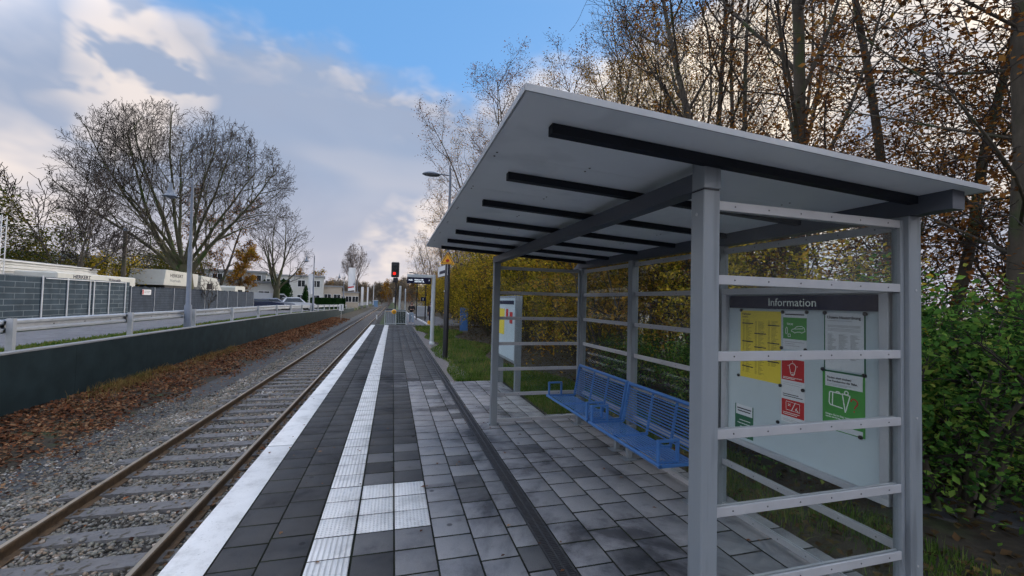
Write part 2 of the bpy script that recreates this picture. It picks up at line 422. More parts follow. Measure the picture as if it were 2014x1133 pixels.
def smooth(v, a, b):
    n = nd(nt, 'ShaderNodeMapRange', interpolation_type='SMOOTHSTEP'); nt.links.new(v, n.inputs[0])
    n.inputs[1].default_value = a; n.inputs[2].default_value = b; return n.outputs[0]
wn = nd(nt, 'ShaderNodeTexNoise', Scale=2.7, Detail=3, Roughness=.6); nt.links.new(D, wn.inputs['Vector'])
wv = nd(nt, 'ShaderNodeVectorMath', operation='SUBTRACT'); nt.links.new(wn.outputs['Color'], wv.inputs[0]); wv.inputs[1].default_value = (.5, .5, .5)
ws_ = nd(nt, 'ShaderNodeVectorMath', operation='SCALE'); nt.links.new(wv.outputs[0], ws_.inputs[0]); ws_.inputs['Scale'].default_value = .55
wa = nd(nt, 'ShaderNodeVectorMath', operation='ADD'); nt.links.new(D, wa.inputs[0]); nt.links.new(ws_.outputs[0], wa.inputs[1])
wnm = nd(nt, 'ShaderNodeVectorMath', operation='NORMALIZE'); nt.links.new(wa.outputs[0], wnm.inputs[0]); DW = wnm.outputs[0]
def dotd(v, a, b):
    vv = Vector(v).normalized()
    n = nd(nt, 'ShaderNodeVectorMath', operation='DOT_PRODUCT'); nt.links.new(DW, n.inputs[0]); n.inputs[1].default_value = vv
    return smooth(n.outputs['Value'], math.cos(R(a)), math.cos(R(b)))
def noise(scale, detail=6, rough=.55, dist=.0, off=(0, 0, 0), zs=1.8):
    mp = nd(nt, 'ShaderNodeMapping'); mp.inputs['Scale'].default_value = (1, 1, zs); mp.inputs['Location'].default_value = off
    nt.links.new(D, mp.inputs[0])
    n = nd(nt, 'ShaderNodeTexNoise', Scale=scale, Detail=detail, Roughness=rough, Distortion=dist); nt.links.new(mp.outputs[0], n.inputs['Vector'])
    return n.outputs['Fac']
n1 = noise(3.2, 4, .55, .3)
n2 = noise(2.2, 2, .5, .4, (3.1, 1.7, .4), 2.6)
n3 = noise(9, 3, .6, .2, (1.2, 5, 2))
# edge of the cloud bank: clear above it, a blue gap ahead, cloud again to the left and far right
lim = mth('MULTIPLY_ADD', n1, .24, .318)                       # sin(elevation) at which the bank ends
lim = mth('MULTIPLY_ADD', dotd((-.60, .70, .38), 16, 6), .22, lim)
lim = mth('MULTIPLY_ADD', dotd((.70, .52, .50), 22, 10), .24, lim)
lim = mth('MULTIPLY_ADD', n3, .06, lim)
dz = mth('SUBTRACT', lim, Z)
mask = smooth(dz, -.035, .05)
mask2 = mth('MULTIPLY', mth('MULTIPLY', smooth(n2, .50, .66), smooth(Z, .58, .72)), .85)   # broken cloud higher up
mask = mth('MAXIMUM', mask, mask2)
# brightness inside the cloud
rim = mth('SUBTRACT', 1.0, smooth(dz, .0, .085))                # sunlit upper edges
rim = mth('MULTIPLY', rim, smooth(n3, .42, .62))
hi = smooth(n2, .50, .66)
hi = mth('MULTIPLY', hi, smooth(Z, .44, .20))
p1 = dotd((-.57, .80, .20), 14, 2); p2 = dotd((.02, .985, .15), 11, 2); p3 = dotd((.66, .58, .42), 36, 10); p4 = dotd((-.41, .83, .375), 8, 1)
patch = mth('MAXIMUM', mth('MULTIPLY', p1, smooth(n1, .46, .66)), mth('MULTIPLY', p2, smooth(n3, .35, .65)))
patch = mth('MAXIMUM', patch, mth('MULTIPLY', p4, smooth(n3, .38, .55)))
bright = mth('MAXIMUM', mth('MULTIPLY', rim, .55), mth('MULTIPLY', hi, .22))
bright = mth('MAXIMUM', bright, mth('MULTIPLY', patch, .78), clamp=True)
def mixc(f, a, b):
    n = nd(nt, 'ShaderNodeMixRGB')
    nt.links.new(f, n.inputs[0])
    for i, v in ((1, a), (2, b)):
        if isinstance(v, tuple): n.inputs[i].default_value = col4(v)
        else: nt.links.new(v, n.inputs[i])
    return n.outputs[0]
grey = mixc(smooth(Z, .30, .02), (.30, .37, .51), (.60, .56, .59))
grey = mixc(mth('MULTIPLY', smooth(n1, .62, .36), .5), grey, (.30, .35, .47))
cl = mixc(bright, grey, (.86, .75, .68))
sunny = mth('MULTIPLY', p3, smooth(n1, .30, .56))
cl = mixc(sunny, cl, (1.0, .86, .70))
# thin high veil in the blue gap; unseen sky overhead and behind the camera brightened to light the scene
veil = nd(nt, 'ShaderNodeBackground', Strength=.44); veil.inputs[0].default_value = (.135, .36, .74, 1)
vm = nd(nt, 'ShaderNodeMixShader'); vm.inputs[0].default_value = .8; nt.links.new(bs.outputs[0], vm.inputs[1]); nt.links.new(veil.outputs[0], vm.inputs[2])
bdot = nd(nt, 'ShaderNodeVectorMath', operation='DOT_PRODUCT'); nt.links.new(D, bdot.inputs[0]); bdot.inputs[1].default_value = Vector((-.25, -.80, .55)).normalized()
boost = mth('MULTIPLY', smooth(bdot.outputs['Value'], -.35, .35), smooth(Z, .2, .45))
behind = mth('MULTIPLY', smooth(bdot.outputs['Value'], -.35, .1), mth('SUBTRACT', 1.0, smooth(Z, .2, .45)))  # low unseen sky behind the camera dimmed to keep glass reflections dark
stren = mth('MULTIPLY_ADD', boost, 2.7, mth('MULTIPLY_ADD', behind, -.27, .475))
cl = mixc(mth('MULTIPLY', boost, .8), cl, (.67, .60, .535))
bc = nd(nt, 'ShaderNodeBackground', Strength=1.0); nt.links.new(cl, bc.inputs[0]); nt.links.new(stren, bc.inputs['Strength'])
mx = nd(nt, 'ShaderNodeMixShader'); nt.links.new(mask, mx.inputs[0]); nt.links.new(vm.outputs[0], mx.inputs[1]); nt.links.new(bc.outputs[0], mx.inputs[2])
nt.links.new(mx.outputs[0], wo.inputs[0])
sl = bpy.data.lights.new('sun', 'SUN'); sl.energy = 1.0; sl.angle = R(14); sl.color = (1, .9, .78)
so = bpy.data.objects.new('sun', sl); COL.objects.link(so)
sd = Vector((math.sin(R(SUN_AZ)) * math.cos(R(SUN_EL)), math.cos(R(SUN_AZ)) * math.cos(R(SUN_EL)), math.sin(R(SUN_EL))))
so.rotation_euler = sd.to_track_quat('Z', 'Y').to_euler(); so.location = (20, 20, 30)
vs = scene.view_settings; vs.view_transform = 'Standard'; vs.look = 'None'; vs.exposure = 1.34; vs.gamma = 1
try: vs.use_curve_mapping = False
except Exception: pass
scene.cycles.use_adaptive_sampling = True; scene.cycles.adaptive_threshold = .035; scene.cycles.adaptive_min_samples = 20; scene.cycles.max_bounces = 5; scene.cycles.transparent_max_bounces = 16; scene.cycles.diffuse_bounces = 2; scene.cycles.glossy_bounces = 2
# ------------------------------------------------------------------ terrain
def zroad(y):
    return .45 if y < 35 else max(-.3, .45 - (y - 35) * .0117)
def zg(x, y):
    """ground level"""
    if x <= -7.63: return zroad(y) - .02
    prof = [(-7.62, -.74), (-6.6, -.84), (-5.6, -.95), (-4.9, -1.0), (-4.5, -.97), (-4.2, -.955), (-1.9, -.965), (-1.42, -1.03)]
    if x <= -1.42:
        for (a, za), (b, zb) in zip(prof, prof[1:]):
            if x <= b: return za + (zb - za) * max(0, x - a) / (b - a)
    if y < 31.68 and x < 1.32: return -1.03
    if y < 31.68: right = -.035
    else:
        right = -1.0 + min(1, max(0, (x + 1.42) / 1.6)) * .965
    if x > 4: right += min(.6, (x - 4) * .02) + .05 * math.sin(x * 1.3 + y * .7) * min(1, (x - 4) / 2)
    return right
xs = [-400, -150, -70, -40, -25, -18, -14.6, -11, -8.6, -7.64, -7.62, -7.2, -6.6, -6.1, -5.6, -5.2, -4.9, -4.7, -4.5, -4.2, -3, -1.9, -1.6, -1.42, -1.41, -.9, -.4, .2, .9, 1.31, 1.33, 2, 2.6, 3.3, 4, 4.6, 5.3, 6, 7, 8, 9.5, 12, 16, 25, 50, 150, 400]
ys = [-8, -4] + [i * 1.0 for i in range(-2, 32)] + [31.67, 31.7, 33, 36, 40, 46, 54, 64, 76, 90, 110, 150, 220, 350, 700]
g = MB()
vs_ = [(x, y, zg(x, y)) for y in ys for x in xs]
nx = len(xs)
for nm, lo, hi_, mt in (('grass', -500, -7.63, 'grassg'), ('a', -7.63, -5.5, 'soil'), ('b', -5.5, -4.75, 'path'), ('c', -4.75, -1.415, 'gravelg'), ('d', -1.415, 1.32, 'grassg'), ('e', 1.32, 500, 'soil')):
    fs = []
    for j in range(len(ys) - 1):
        for i in range(nx - 1):
            c = (xs[i] + xs[i + 1]) / 2
            if lo < c <= hi_: fs.append((j * nx + i, j * nx + i + 1, (j + 1) * nx + i + 1, (j + 1) * nx + i))
    used = sorted({k for f in fs for k in f}); mp_ = {k: n for n, k in enumerate(used)}
    g.add([vs_[k] for k in used], [[mp_[k] for k in f] for f in fs], M[mt], smooth=True)
tag(g.build('ground'), kind='structure')

rd = MB()
yy = [-8, 0, 10, 20, 35, 50, 65, 80, 95, 140, 300]
def strip(mb, x0, x1, dz, m, y=yy, zf=zroad):
    v = []
    for q in y: v += [(x0, q, zf(q) + dz), (x1, q, zf(q) + dz)]
    mb.add(v, [(2 * i, 2 * i + 1, 2 * i + 3, 2 * i + 2) for i in range(len(y) - 1)], m)
strip(rd, -13.6, -8.95, .0, M['asph'])
tag(rd.build('road'), kind='structure')
pv = MB(); strip(pv, -14.55, -13.75, .10, M['concrete']); strip(pv, -13.75, -13.6, .10, M['cope'])
v = []
for q in yy: v += [(-13.6, q, zroad(q) + .10), (-13.6, q, zroad(q) - .02)]
pv.add(v, [(2 * i, 2 * i + 1, 2 * i + 3, 2 * i + 2) for i in range(len(yy) - 1)], M['cope'])
tag(pv.build('pavement'), kind='structure')

# right side far path after the platform
pt = MB(); pt.add([(1.0, 31.72, -.028), (9.0, 31.72, .02), (9, 37, .03), (4.2, 50, .01), (1.9, 60, -.01), (1.0, 60, -.02)], [(0, 1, 2, 3, 4, 5)], M['asph'])
tag(pt.build('path'), kind='structure')

# retaining wall with coping
wl = empty('retaining_wall', (-7.6, 10, -.9), 0, 'long dark green-grey painted retaining wall beside the leaf covered bank', 'wall')
def wallpart(x0, x1, a, b, m, name, n=None):
    mb = MB(); Y = [-8, 35, 50, 65, 80, 92]
    for y0, y1 in zip(Y, Y[1:]):
        vs = [(x0, y0, a(y0)), (x1, y0, a(y0)), (x1, y1, a(y1)), (x0, y1, a(y1)), (x0, y0, b(y0)), (x1, y0, b(y0)), (x1, y1, b(y1)), (x0, y1, b(y1))]
        mb.add([(p[0] + 7.6, p[1] - 10, p[2] + .9) for p in vs], [(0, 1, 5, 4), (1, 2, 6, 5), (2, 3, 7, 6), (3, 0, 4, 7), (4, 5, 6, 7)], m)
    return mb.build(name, wl)
wallpart(-7.78, -7.60, lambda y: -1.1, lambda y: zroad(y) + .075, M['wall'], 'wall_face')
wallpart(-7.80, -7.585, lambda y: zroad(y) + .077, lambda y: zroad(y) + .115, M['cope'], 'coping')

# ------------------------------------------------------------------ platform
pb = MB()
pb.box((-1.38, -6, -1.08), (1.35, 31.70, -.016), M['concrete'])
pb.box((1.352, -6, -.3), (3.27, 6.7, -.017), M['bed'])
pb.box((1.352, 6.702, -.3), (2.56, 9.80, -.018), M['bed'])
pb.add([(-1.379, -5.9, -.0135), (1.34, -5.9, -.0135), (1.34, 31.68, -.0135), (-1.379, 31.68, -.0135)], [(0, 1, 2, 3)], M['bed'])
pb.box((-1.10, 31.702, -.4), (3.4, 31.80, .012), M['cope'])
SV = []; SF4 = []; SC = []; SM = []
def slab(x0, x1, y0, y1, tone, mi=0, z=0.0, e=.003):
    z += rnd.uniform(-.0012, .0012)
    b = len(SV)
    for (x, y, q) in ((x0, y0, z - .05), (x1, y0, z - .05), (x1, y1, z - .05), (x0, y1, z - .05), (x0, y0, z - e * .8), (x1, y0, z - e * .8), (x1, y1, z - e * .8), (x0, y1, z - e * .8), (x0 + e, y0 + e, z), (x1 - e, y0 + e, z), (x1 - e, y1 - e, z), (x0 + e, y1 - e, z)):
        SV.append((x, y, q)); SC.append((tone[0], tone[1], tone[2], 1))
    for i in range(4):
        j = (i + 1) % 4
        SF4.append((b + i, b + j, b + 4 + j, b + 4 + i)); SM.append(4)
        SF4.append((b + 4 + i, b + 4 + j, b + 8 + j, b + 8 + i)); SM.append(4)
    SF4.append((b + 8, b + 9, b + 10, b + 11)); SM.append(mi)
def tn(v, j=.06):
    v *= 1 + rnd.uniform(-j, j)
    return (v * 1.0, v * .995, v * 1.02)
GAP = .0085
def column(x0, x1, y0, y1, L, off, fn):
    y = y0 - (y0 - off) % L - L
    while y < y1:
        a = max(y, y0); b = min(y + L, y1)
        if b - a > .04:
            t, mi = fn((a + b) / 2); G_ = GAP if mi == 0 else .004
            slab(x0 + GAP / 2, x1 - GAP / 2, a + G_ * .6, b - G_ * .6, t, mi)
        y += L
w0 = (.6, .6, .6)
column(-1.45, -1.15, -5, 31.7, 3.0, 2.92 - 3, lambda y: (w0, 1))
column(-1.15, -.842, -5, 31.7, .3, .02, lambda y: (tn(.054, .10), 0))
column(-.842, -.533, -5, 31.7, .3, .08, lambda y: (tn(.054, .10), 0))
column(-.53, -.23, -5, 31.7, .3, .0, lambda y: (w0, 3 if 3.6 < y < 4.5 else 2))
def fb1(y):
    if 3.6 < y < 4.5: return w0, 3
    if y < 3.3: return tn(.05, .2), 0
    if y < 3.6: return tn(.12), 0
    if y < 5.7: return (tn(.12) if int((y - 4.5) / .3) % 2 == 0 else tn(.05)), 0
    if 9.3 < y < 9.9: return tn(.12), 0
    return tn(.052 if y < 12 else .068, .12), 0
def fb2(y):
    if 3.6 < y < 4.5: return w0, 3
    if y < 3.6: return tn(.19), 0
    if y < 5.7: return (tn(.13) if int((y - 4.5) / .3) % 2 else tn(.07)), 0
    if 9.3 < y < 11.0: return tn(.125), 0
    return tn(.055 if y < 12 else .068, .12), 0
def fb3(y):
    if y < 9.9: return tn(.245, .06), 0
    if 10.3 < y < 13.2: return tn(.12), 0
    return tn(.068), 0
def fb4(y):
    if y < 9.9: return (tn(.24, .05) if rnd.random() > .16 else tn(.13)), 0
    return tn(.07), 0
def fb5(y):
    if y < 9.9: return (tn(.23, .08) if rnd.random() > .12 else tn(.10)), 0
    return tn(.07), 0
column(-.227, .07, -5, 31.7, .3, .0, fb1)
column(.07, .37, -5, 31.7, .3, .0, fb2)
column(.37, .67, -5, 31.7, .3, .11, fb3)
column(.67, .965, -5, 31.7, .3, .03, fb4)
column(.965, 1.155, -5, 24.3, .3, .13, fb5)
column(.965, 1.34, 24.3, 31.7, .3, .13, fb5)
x = 1.306; k = 0
while x < 3.25:
    x1 = min(x + .3, 3.27)
    big = (k in (3, 5))
    def fs_(y):
        r = rnd.random()
        return (tn(.25, .05) if r > .07 else tn(.16, .1)), 0
    column(x, x1, -5, 9.8 if x1 < 2.6 else 6.7, .3 if not big else .45, [.1, .23, .02, .15, .26, .08, .2][k % 7], fs_)
    x = x1; k += 1
pme = np_mesh('platform_paving', SV, [np.array(SF4)], [M['slab'], M['t_plain'], M['t_rib'], M['t_nub'], M['bed']], SM, attr=SC)
po = empty('platform', (0, 0, 0)); tag(po, kind='structure')
po['kind'] = 'structure'
link_mesh('paving', pme, po)
pb.build('platform_body', po)

# drain channel
dr = empty('drain_channel', (1.23, 10, 0), 0, 'long narrow slotted drainage channel running along the grey paving', 'drain')
gb = MB()
for a, b in ((1.157, 1.172), (1.224, 1.238), (1.290, 1.304)):
    gb.box((a - 1.23, -15, -.03), (b - 1.23, 14.3, -.003), M['iron'])
y = -4.9
while y < 24.2:
    e_ = .0085 if y < 9 else .02
    gb.box((1.172 - 1.23, y - 10, -.02), (1.224 - 1.23, y - 10 + e_, -.005), M['iron'])
    gb.box((1.238 - 1.23, y - 10 + .006, -.02), (1.290 - 1.23, y - 10 + e_ + .006, -.005), M['iron'])
    y += .022 if y < 9 else .05
gb.build('grate', dr)
MB().box((1.158 - 1.23, -14.99, -.0125), (1.303 - 1.23, 14.28, -.0115), M['black']).build('channel', dr)

# ------------------------------------------------------------------ track
def rail_prof(cx):
    h = [(-.07, -.17), (.07, -.17), (.07, -.158), (.012, -.135), (.009, -.05), (.036, -.038), (.036, -.008), (.028, 0), (-.028, 0), (-.036, -.008), (-.036, -.038), (-.009, -.05), (-.012, -.135), (-.07, -.158)]
    return [(cx + a, b) for a, b in h]
ZR = -.78
for cx, lab in ((-3.80, 'steel rail with brown worn head farther from the platform'), (-2.30, 'steel rail with brown worn head nearest the platform edge')):
    mb = MB()
    pr_ = [(a, b) for a, b in rail_prof(0)]
    mb.prism(pr_, -8, 160, M['rail_rust'])
    o = empty('rail', (cx, 0, ZR), 0, lab, 'rail', 'rails of the track')
    mb.build('rail_web', o)
    MB().box((-.024, -8, .0005), (.022, 160, .0022), M['rail_top']).build('rail_head', o)
so_ = None
nsl = 0
y = 1.05
while y < 100:
    if so_ is None:
        so_ = empty('sleeper', (-3.05, y, -.922), 0, 'grey weathered sleeper half sunk in the track ballast', 'sleeper', 'sleepers under the rails')
        MB().prism([(-1.25, -.14), (1.25, -.14), (1.25, -.02), (1.2, 0), (.9, .008), (-.9, .008), (-1.2, 0), (-1.25, -.02)], -.12, .12, M['sleeper']).build('sleeper_body', so_)
        cl0 = MB(); cl0.box((-.03, -.06, .0), (.03, .06, .022), M['rail_rust'], bev=.006); cl0.tube([(.0, 0, .023), (.0, 0, .05)], .014, M['rail_rust'], 6); clm = cl0.mesh('rail_clip')
        o = so_
    else:
        o = so_.copy(); COL.objects.link(o)
        for ch in so_.children:
            if ch.name.startswith('sleeper_body'):
                c = ch.copy(); COL.objects.link(c); c.parent = o
    o.location = (-3.05 + rnd.uniform(-.02, .02), y + rnd.uniform(-.02, .02), -.922 + rnd.uniform(-.004, .004)); o.rotation_euler = (0, 0, rnd.uniform(-.012, .012))
    if y < 14:
        for sx in (-.85, -.65, .65, .85):
            c = link_mesh('rail_clip', clm, o); c.location = (sx, 0, 0)
    y += .62; nsl += 1

# ------------------------------------------------------------------ loose stuff (stones, leaves, grass)
rg = np.random.default_rng(5)
PHI = (1 + 5 ** .5) / 2
ICO = np.array([(-1, PHI, 0), (1, PHI, 0), (-1, -PHI, 0), (1, -PHI, 0), (0, -1, PHI), (0, 1, PHI), (0, -1, -PHI), (0, 1, -PHI), (PHI, 0, -1), (PHI, 0, 1), (-PHI, 0, -1), (-PHI, 0, 1)], float) / math.sqrt(1 + PHI * PHI)
ICF = np.array([(0, 11, 5), (0, 5, 1), (0, 1, 7), (0, 7, 10), (0, 10, 11), (1, 5, 9), (5, 11, 4), (11, 10, 2), (10, 7, 6), (7, 1, 8), (3, 9, 4), (3, 4, 2), (3, 2, 6), (3, 6, 8), (3, 8, 9), (4, 9, 5), (2, 4, 11), (6, 2, 10), (8, 6, 7), (9, 8, 1)])
def rotmats(n, tilt=None):
    a = rg.uniform(0, 2 * np.pi, n); ca, sa = np.cos(a), np.sin(a)
    t = rg.normal(0, tilt if tilt is not None else 1.5, n); ct, st = np.cos(t), np.sin(t)
    Rz = np.zeros((n, 3, 3)); Rz[:, 0, 0] = ca; Rz[:, 0, 1] = -sa; Rz[:, 1, 0] = sa; Rz[:, 1, 1] = ca; Rz[:, 2, 2] = 1
    Rx = np.zeros((n, 3, 3)); Rx[:, 0, 0] = 1; Rx[:, 1, 1] = ct; Rx[:, 1, 2] = -st; Rx[:, 2, 1] = st; Rx[:, 2, 2] = ct
    b = rg.uniform(0, 2 * np.pi, n); cb, sb = np.cos(b), np.sin(b)
    Rb = np.zeros((n, 3, 3)); Rb[:, 0, 0] = cb; Rb[:, 0, 1] = -sb; Rb[:, 1, 0] = sb; Rb[:, 1, 1] = cb; Rb[:, 2, 2] = 1
    return Rz @ Rx @ Rb
def stones(P, size):
    n = len(P)
    s = size[:, None, None] * np.stack([rg.uniform(.7, 1.25, n), rg.uniform(.6, 1.0, n), rg.uniform(.4, .7, n)], 1)[:, None, :]
    V = ICO[None] * (1 + rg.uniform(-.22, .22, (n, 12, 1))) * s
    V = np.einsum('nij,nkj->nki', rotmats(n, .35), V) + P[:, None, :]
    F = ICF[None] + (np.arange(n) * 12)[:, None, None]
    return V.reshape(-1, 3), F.reshape(-1, 3)
def zarr(X, Y): return np.array([zg(a, b) for a, b in zip(X, Y)])
P = []
def scatter(n, x0, x1, y0, y1, pw=1.0):
    u = rg.uniform(0, 1, n) ** pw
    return rg.uniform(x0, x1, n), y0 + (y1 - y0) * u
V1, F1, off = [], [], 0
for n, x0, x1, y0, y1, s0, s1, pw in ((30000, -4.95, -1.45, 2.0, 13, .017, .034, 1.25), (9000, -4.9, -1.5, 13, 30, .028, .045, 1.3), (5000, -5.7, -4.2, 4, 14, .013, .03, 1.2)):
    X, Y = scatter(n, x0, x1, y0, y1, pw)
    Zs = zarr(X, Y) + rg.uniform(-.01, .022, n)
    keep = (np.abs(X + 3.8) > .075) & (np.abs(X + 2.3) > .075)
    ph = ((Y - 1.05 + .31) % .62) - .31
    on_sl = (np.abs(ph) < .115) & (X > -4.2) & (X < -1.9)
    keep &= ~(on_sl & (rg.uniform(0, 1, n) > .025))
    Zs = np.where(on_sl, -.905, Zs)
    pp = np.stack([X, Y, Zs], 1)[keep]
    a, b = stones(pp, rg.uniform(s0, s1, len(pp)))
    V1.append(a); F1.append(b + off); off += len(a)
tag(link_mesh('ballast', np_mesh('ballast', np.concatenate(V1), [np.concatenate(F1)], [M['stone']])), 'grey crushed stone ballast between and beside the rails', 'ballast', kind='stuff')

def leaves(P, size, tilt=.5):
    """kite shaped, slightly folded leaf quads (two triangles)"""
    n = len(P)
    base = np.array([(0, -.5, 0), (.33, .05, .12), (0, .55, 0), (-.33, .05, .12)])
    V = np.repeat(base[None], n, 0) * size[:, None, None]
    V = np.einsum('nij,nkj->nki', rotmats(n, tilt), V) + P[:, None, :]
    b = (np.arange(n) * 4)[:, None]
    F = np.concatenate([b + np.array([[0, 1, 2]]), b + np.array([[0, 2, 3]])], 0)
    return V.reshape(-1, 3), F
# bank leaves
X, Y = scatter(42000, -7.58, -5.2, 5, 60, 1.9)
keep = rg.uniform(0, 1, len(X)) < np.clip((-5.3 - X) / 1.1 + .25 * np.sin(X * 4 + Y * 1.7) + .2 * np.sin(Y * 3.1 - X * 2), .07, 1); X, Y = X[keep], Y[keep]
Z_ = zarr(X, Y) + rg.uniform(.005, .05, len(X))
a, b = leaves(np.stack([X, Y, Z_], 1), rg.uniform(.035, .085, len(X)) * (1 + Y / 45), .55)
X2, Y2 = scatter(3200, -5.3, -1.5, 2.5, 40, 1.5)
sel = rg.uniform(0, 1, len(X2)) < np.where((X2 > -2.25) | (X2 < -4.9), 1, .15); X2, Y2 = X2[sel], Y2[sel]
a2, b2 = leaves(np.stack([X2, Y2, zarr(X2, Y2) + rg.uniform(.03, .06, len(X2))], 1), rg.uniform(.05, .09, len(X2)), .4)
tag(link_mesh('fallen_leaves', np_mesh('fallen_leaves', np.concatenate([a, a2]), [np.concatenate([b, b2 + len(a)])], [M['lit']])), 'brown fallen leaves covering the bank along the wall', 'fallen leaves', kind='stuff')
# litter in the thicket on the right
X, Y = scatter(26000, 3.3, 13, 0, 34, 1.2)
a, b = leaves(np.stack([X, Y, zarr(X, Y) + rg.uniform(.0, .05, len(X))], 1), rg.uniform(.05, .10, len(X)), .4)
tag(link_mesh('leaf_litter', np_mesh('leaf_litter', a, [b], [M['lit2']])), 'dull brown leaf litter on the ground under the thicket', 'leaf litter', kind='stuff')

def blades(X, Y, Zb, h, wd, lean=.4):
    n = len(X)
    a = rg.uniform(0, 2 * np.pi, n); dx, dy = np.cos(a), np.sin(a)
    l = rg.normal(0, lean, n) * h; b_ = rg.uniform(0, 2 * np.pi, n)
    p = np.stack([X, Y, Zb], 1)
    s = np.stack([dx, dy, np.zeros(n)], 1) * wd[:, None]
    m = np.stack([np.cos(b_) * l * .4, np.sin(b_) * l * .4, h * .6], 1)
    t = np.stack([np.cos(b_) * l, np.sin(b_) * l, h], 1)
    V = np.stack([p - s, p + s, p + m + s * .7, p + m - s * .7, p + t], 1)
    k = (np.arange(n) * 5)[:, None]
    return V.reshape(-1, 3), k + np.array([[0, 1, 2, 3]]), k + np.array([[3, 2, 4]])
def grass_obj(name, X, Y, h, wd, label):
    V, q, t = blades(X, Y, zarr(X, Y) - .005, h, wd)
    tag(link_mesh(name, np_mesh(name, V, [q, t], [M['grass']])), label, 'grass', kind='stuff')
X, Y = scatter(42000, 1.45, 4.6, 9.85, 31, 1.5)
edge = 1.62 + .25 * np.sin(Y * 1.1) + .2 * np.sin(Y * .37)
keep = (X > edge) & (X < 3.6 + .5 * np.sin(Y * .8)); X, Y = X[keep], Y[keep]
Xb, Yb = scatter(16000, 2.6, 4.2, 6.75, 9.85); Xc, Yc = scatter(15000, 3.29, 4.3, .2, 6.8)
nz = np.sin(Xc * 5) * np.sin(Yc * 3.1) + rg.uniform(-.7, .7, len(Xc)); Xc, Yc = Xc[nz > -.1], Yc[nz > -.1]
X = np.concatenate([X, Xb, Xc]); Y = np.concatenate([Y, Yb, Yc])
X4, Y4 = rg.uniform(-1.4, 3.2, 340), rg.uniform(1.5, 28, 340)
a, b = leaves(np.stack([X4, Y4, np.full(340, .006)], 1), rg.uniform(.02, .055, 340), .1)
tag(link_mesh('stray_leaves', np_mesh('stray_leaves', a, [b], [M['lit']])), 'few small stray leaves scattered on the paving', 'fallen leaves', kind='stuff')
grass_obj('grass', X, Y, rg.uniform(.03, .11, len(X)) * (1 + .8 * (rg.uniform(0, 1, len(X)) > .93)), rg.uniform(.002, .005, len(X)) * (1 + Y / 12), 'green grass patch between the paving and the thicket')
X, Y = scatter(20000, -8.95, -7.8, 8, 90, 1.8)
V, q, t = blades(X, Y, np.array([zroad(a) for a in Y]) - .03, rg.uniform(.05, .13, len(X)), rg.uniform(.006, .012, len(X)) * (1 + Y / 30))
tag(link_mesh('verge_grass', np_mesh('verge_grass', V, [q, t], [M['grass']])), 'strip of green grass between road and retaining wall', 'grass', kind='stuff')
# straw tufts against the wall
X = rg.normal(0, .18, 2600) + np.repeat(rg.uniform(-7.45, -7.1, 26), 100); Y = np.repeat(rg.uniform(13, 24, 26), 100) + rg.normal(0, .35, 2600)
X = np.clip(X, -7.57, -6.2)
V, q, t = blades(X, Y, zarr(X, Y), rg.uniform(.04, .24, len(X)), rg.uniform(.004, .008, len(X)), .7)
M['straw'] = mat_leaf('dry_grass_blade', [(.10, .06, .02), (.22, .14, .05), (.33, .24, .10), (.10, .13, .03)], .3, 1)
tag(link_mesh('dry_grass', np_mesh('dry_grass', V, [q, t], [M['straw']])), 'dry straw coloured grass tufts on the leaf bank', 'dry grass', kind='stuff')
# sand strip beside the drain
gs = MB(); gs.add([(1.36, 9.82, -.028), (1.7, 9.82, -.028), (1.95, 11, -.028), (1.8, 13, -.028), (2.0, 16, -.028), (1.75, 20, -.028), (1.8, 24.5, -.028), (1.36, 31.6, -.028)], [tuple(range(8))], M['bed2'])
tag(gs.build('gravel_strip'), kind='structure')
# two flagstones in the soil
for i, (x, y, a, l) in enumerate(((5.05, 2.95, .5, 'nearer of two dark flagstones lying in the soil'), (5.55, 2.5, .42, 'farther of two dark flagstones lying in the soil'))):
    o = MB().box((-.3, -.25, -.04), (.3, .25, .02), M['flag'], bev=.012).build('flagstone'); o.location = (x, y, zg(x, y)); o.rotation_euler = (.03, -.02, a)
    tag(o, ['dark flagstone in the soil nearer the shelter corner post', 'dark flagstone in the soil at the right picture edge'][i], 'flagstone', 'flagstones in the soil')

# ------------------------------------------------------------------ waiting shelter
XA, XB, YA, YC, S = 1.4785, 2.9283, 1.7532, 6.2632, .098
sh = empty('waiting_shelter', (XA, YA, 0), 0, 'grey steel and glass waiting shelter with flat sloping roof on the platform', 'shelter')
def loc(v): return (v[0] - XA, v[1] - YA, v[2])
def sbox(name, a, b, m, bev=.004):
    return MB().box(loc(a), loc(b), m, bev=bev).build(name, sh)
rz0, rz1, rx0, rx1, ry0, ry1 = 2.6696, 2.5414, .4582, 3.1081, 1.498, 6.3875
def rz(x): return rz0 + (rz1 - rz0) * (x - rx0) / (rx1 - rx0)
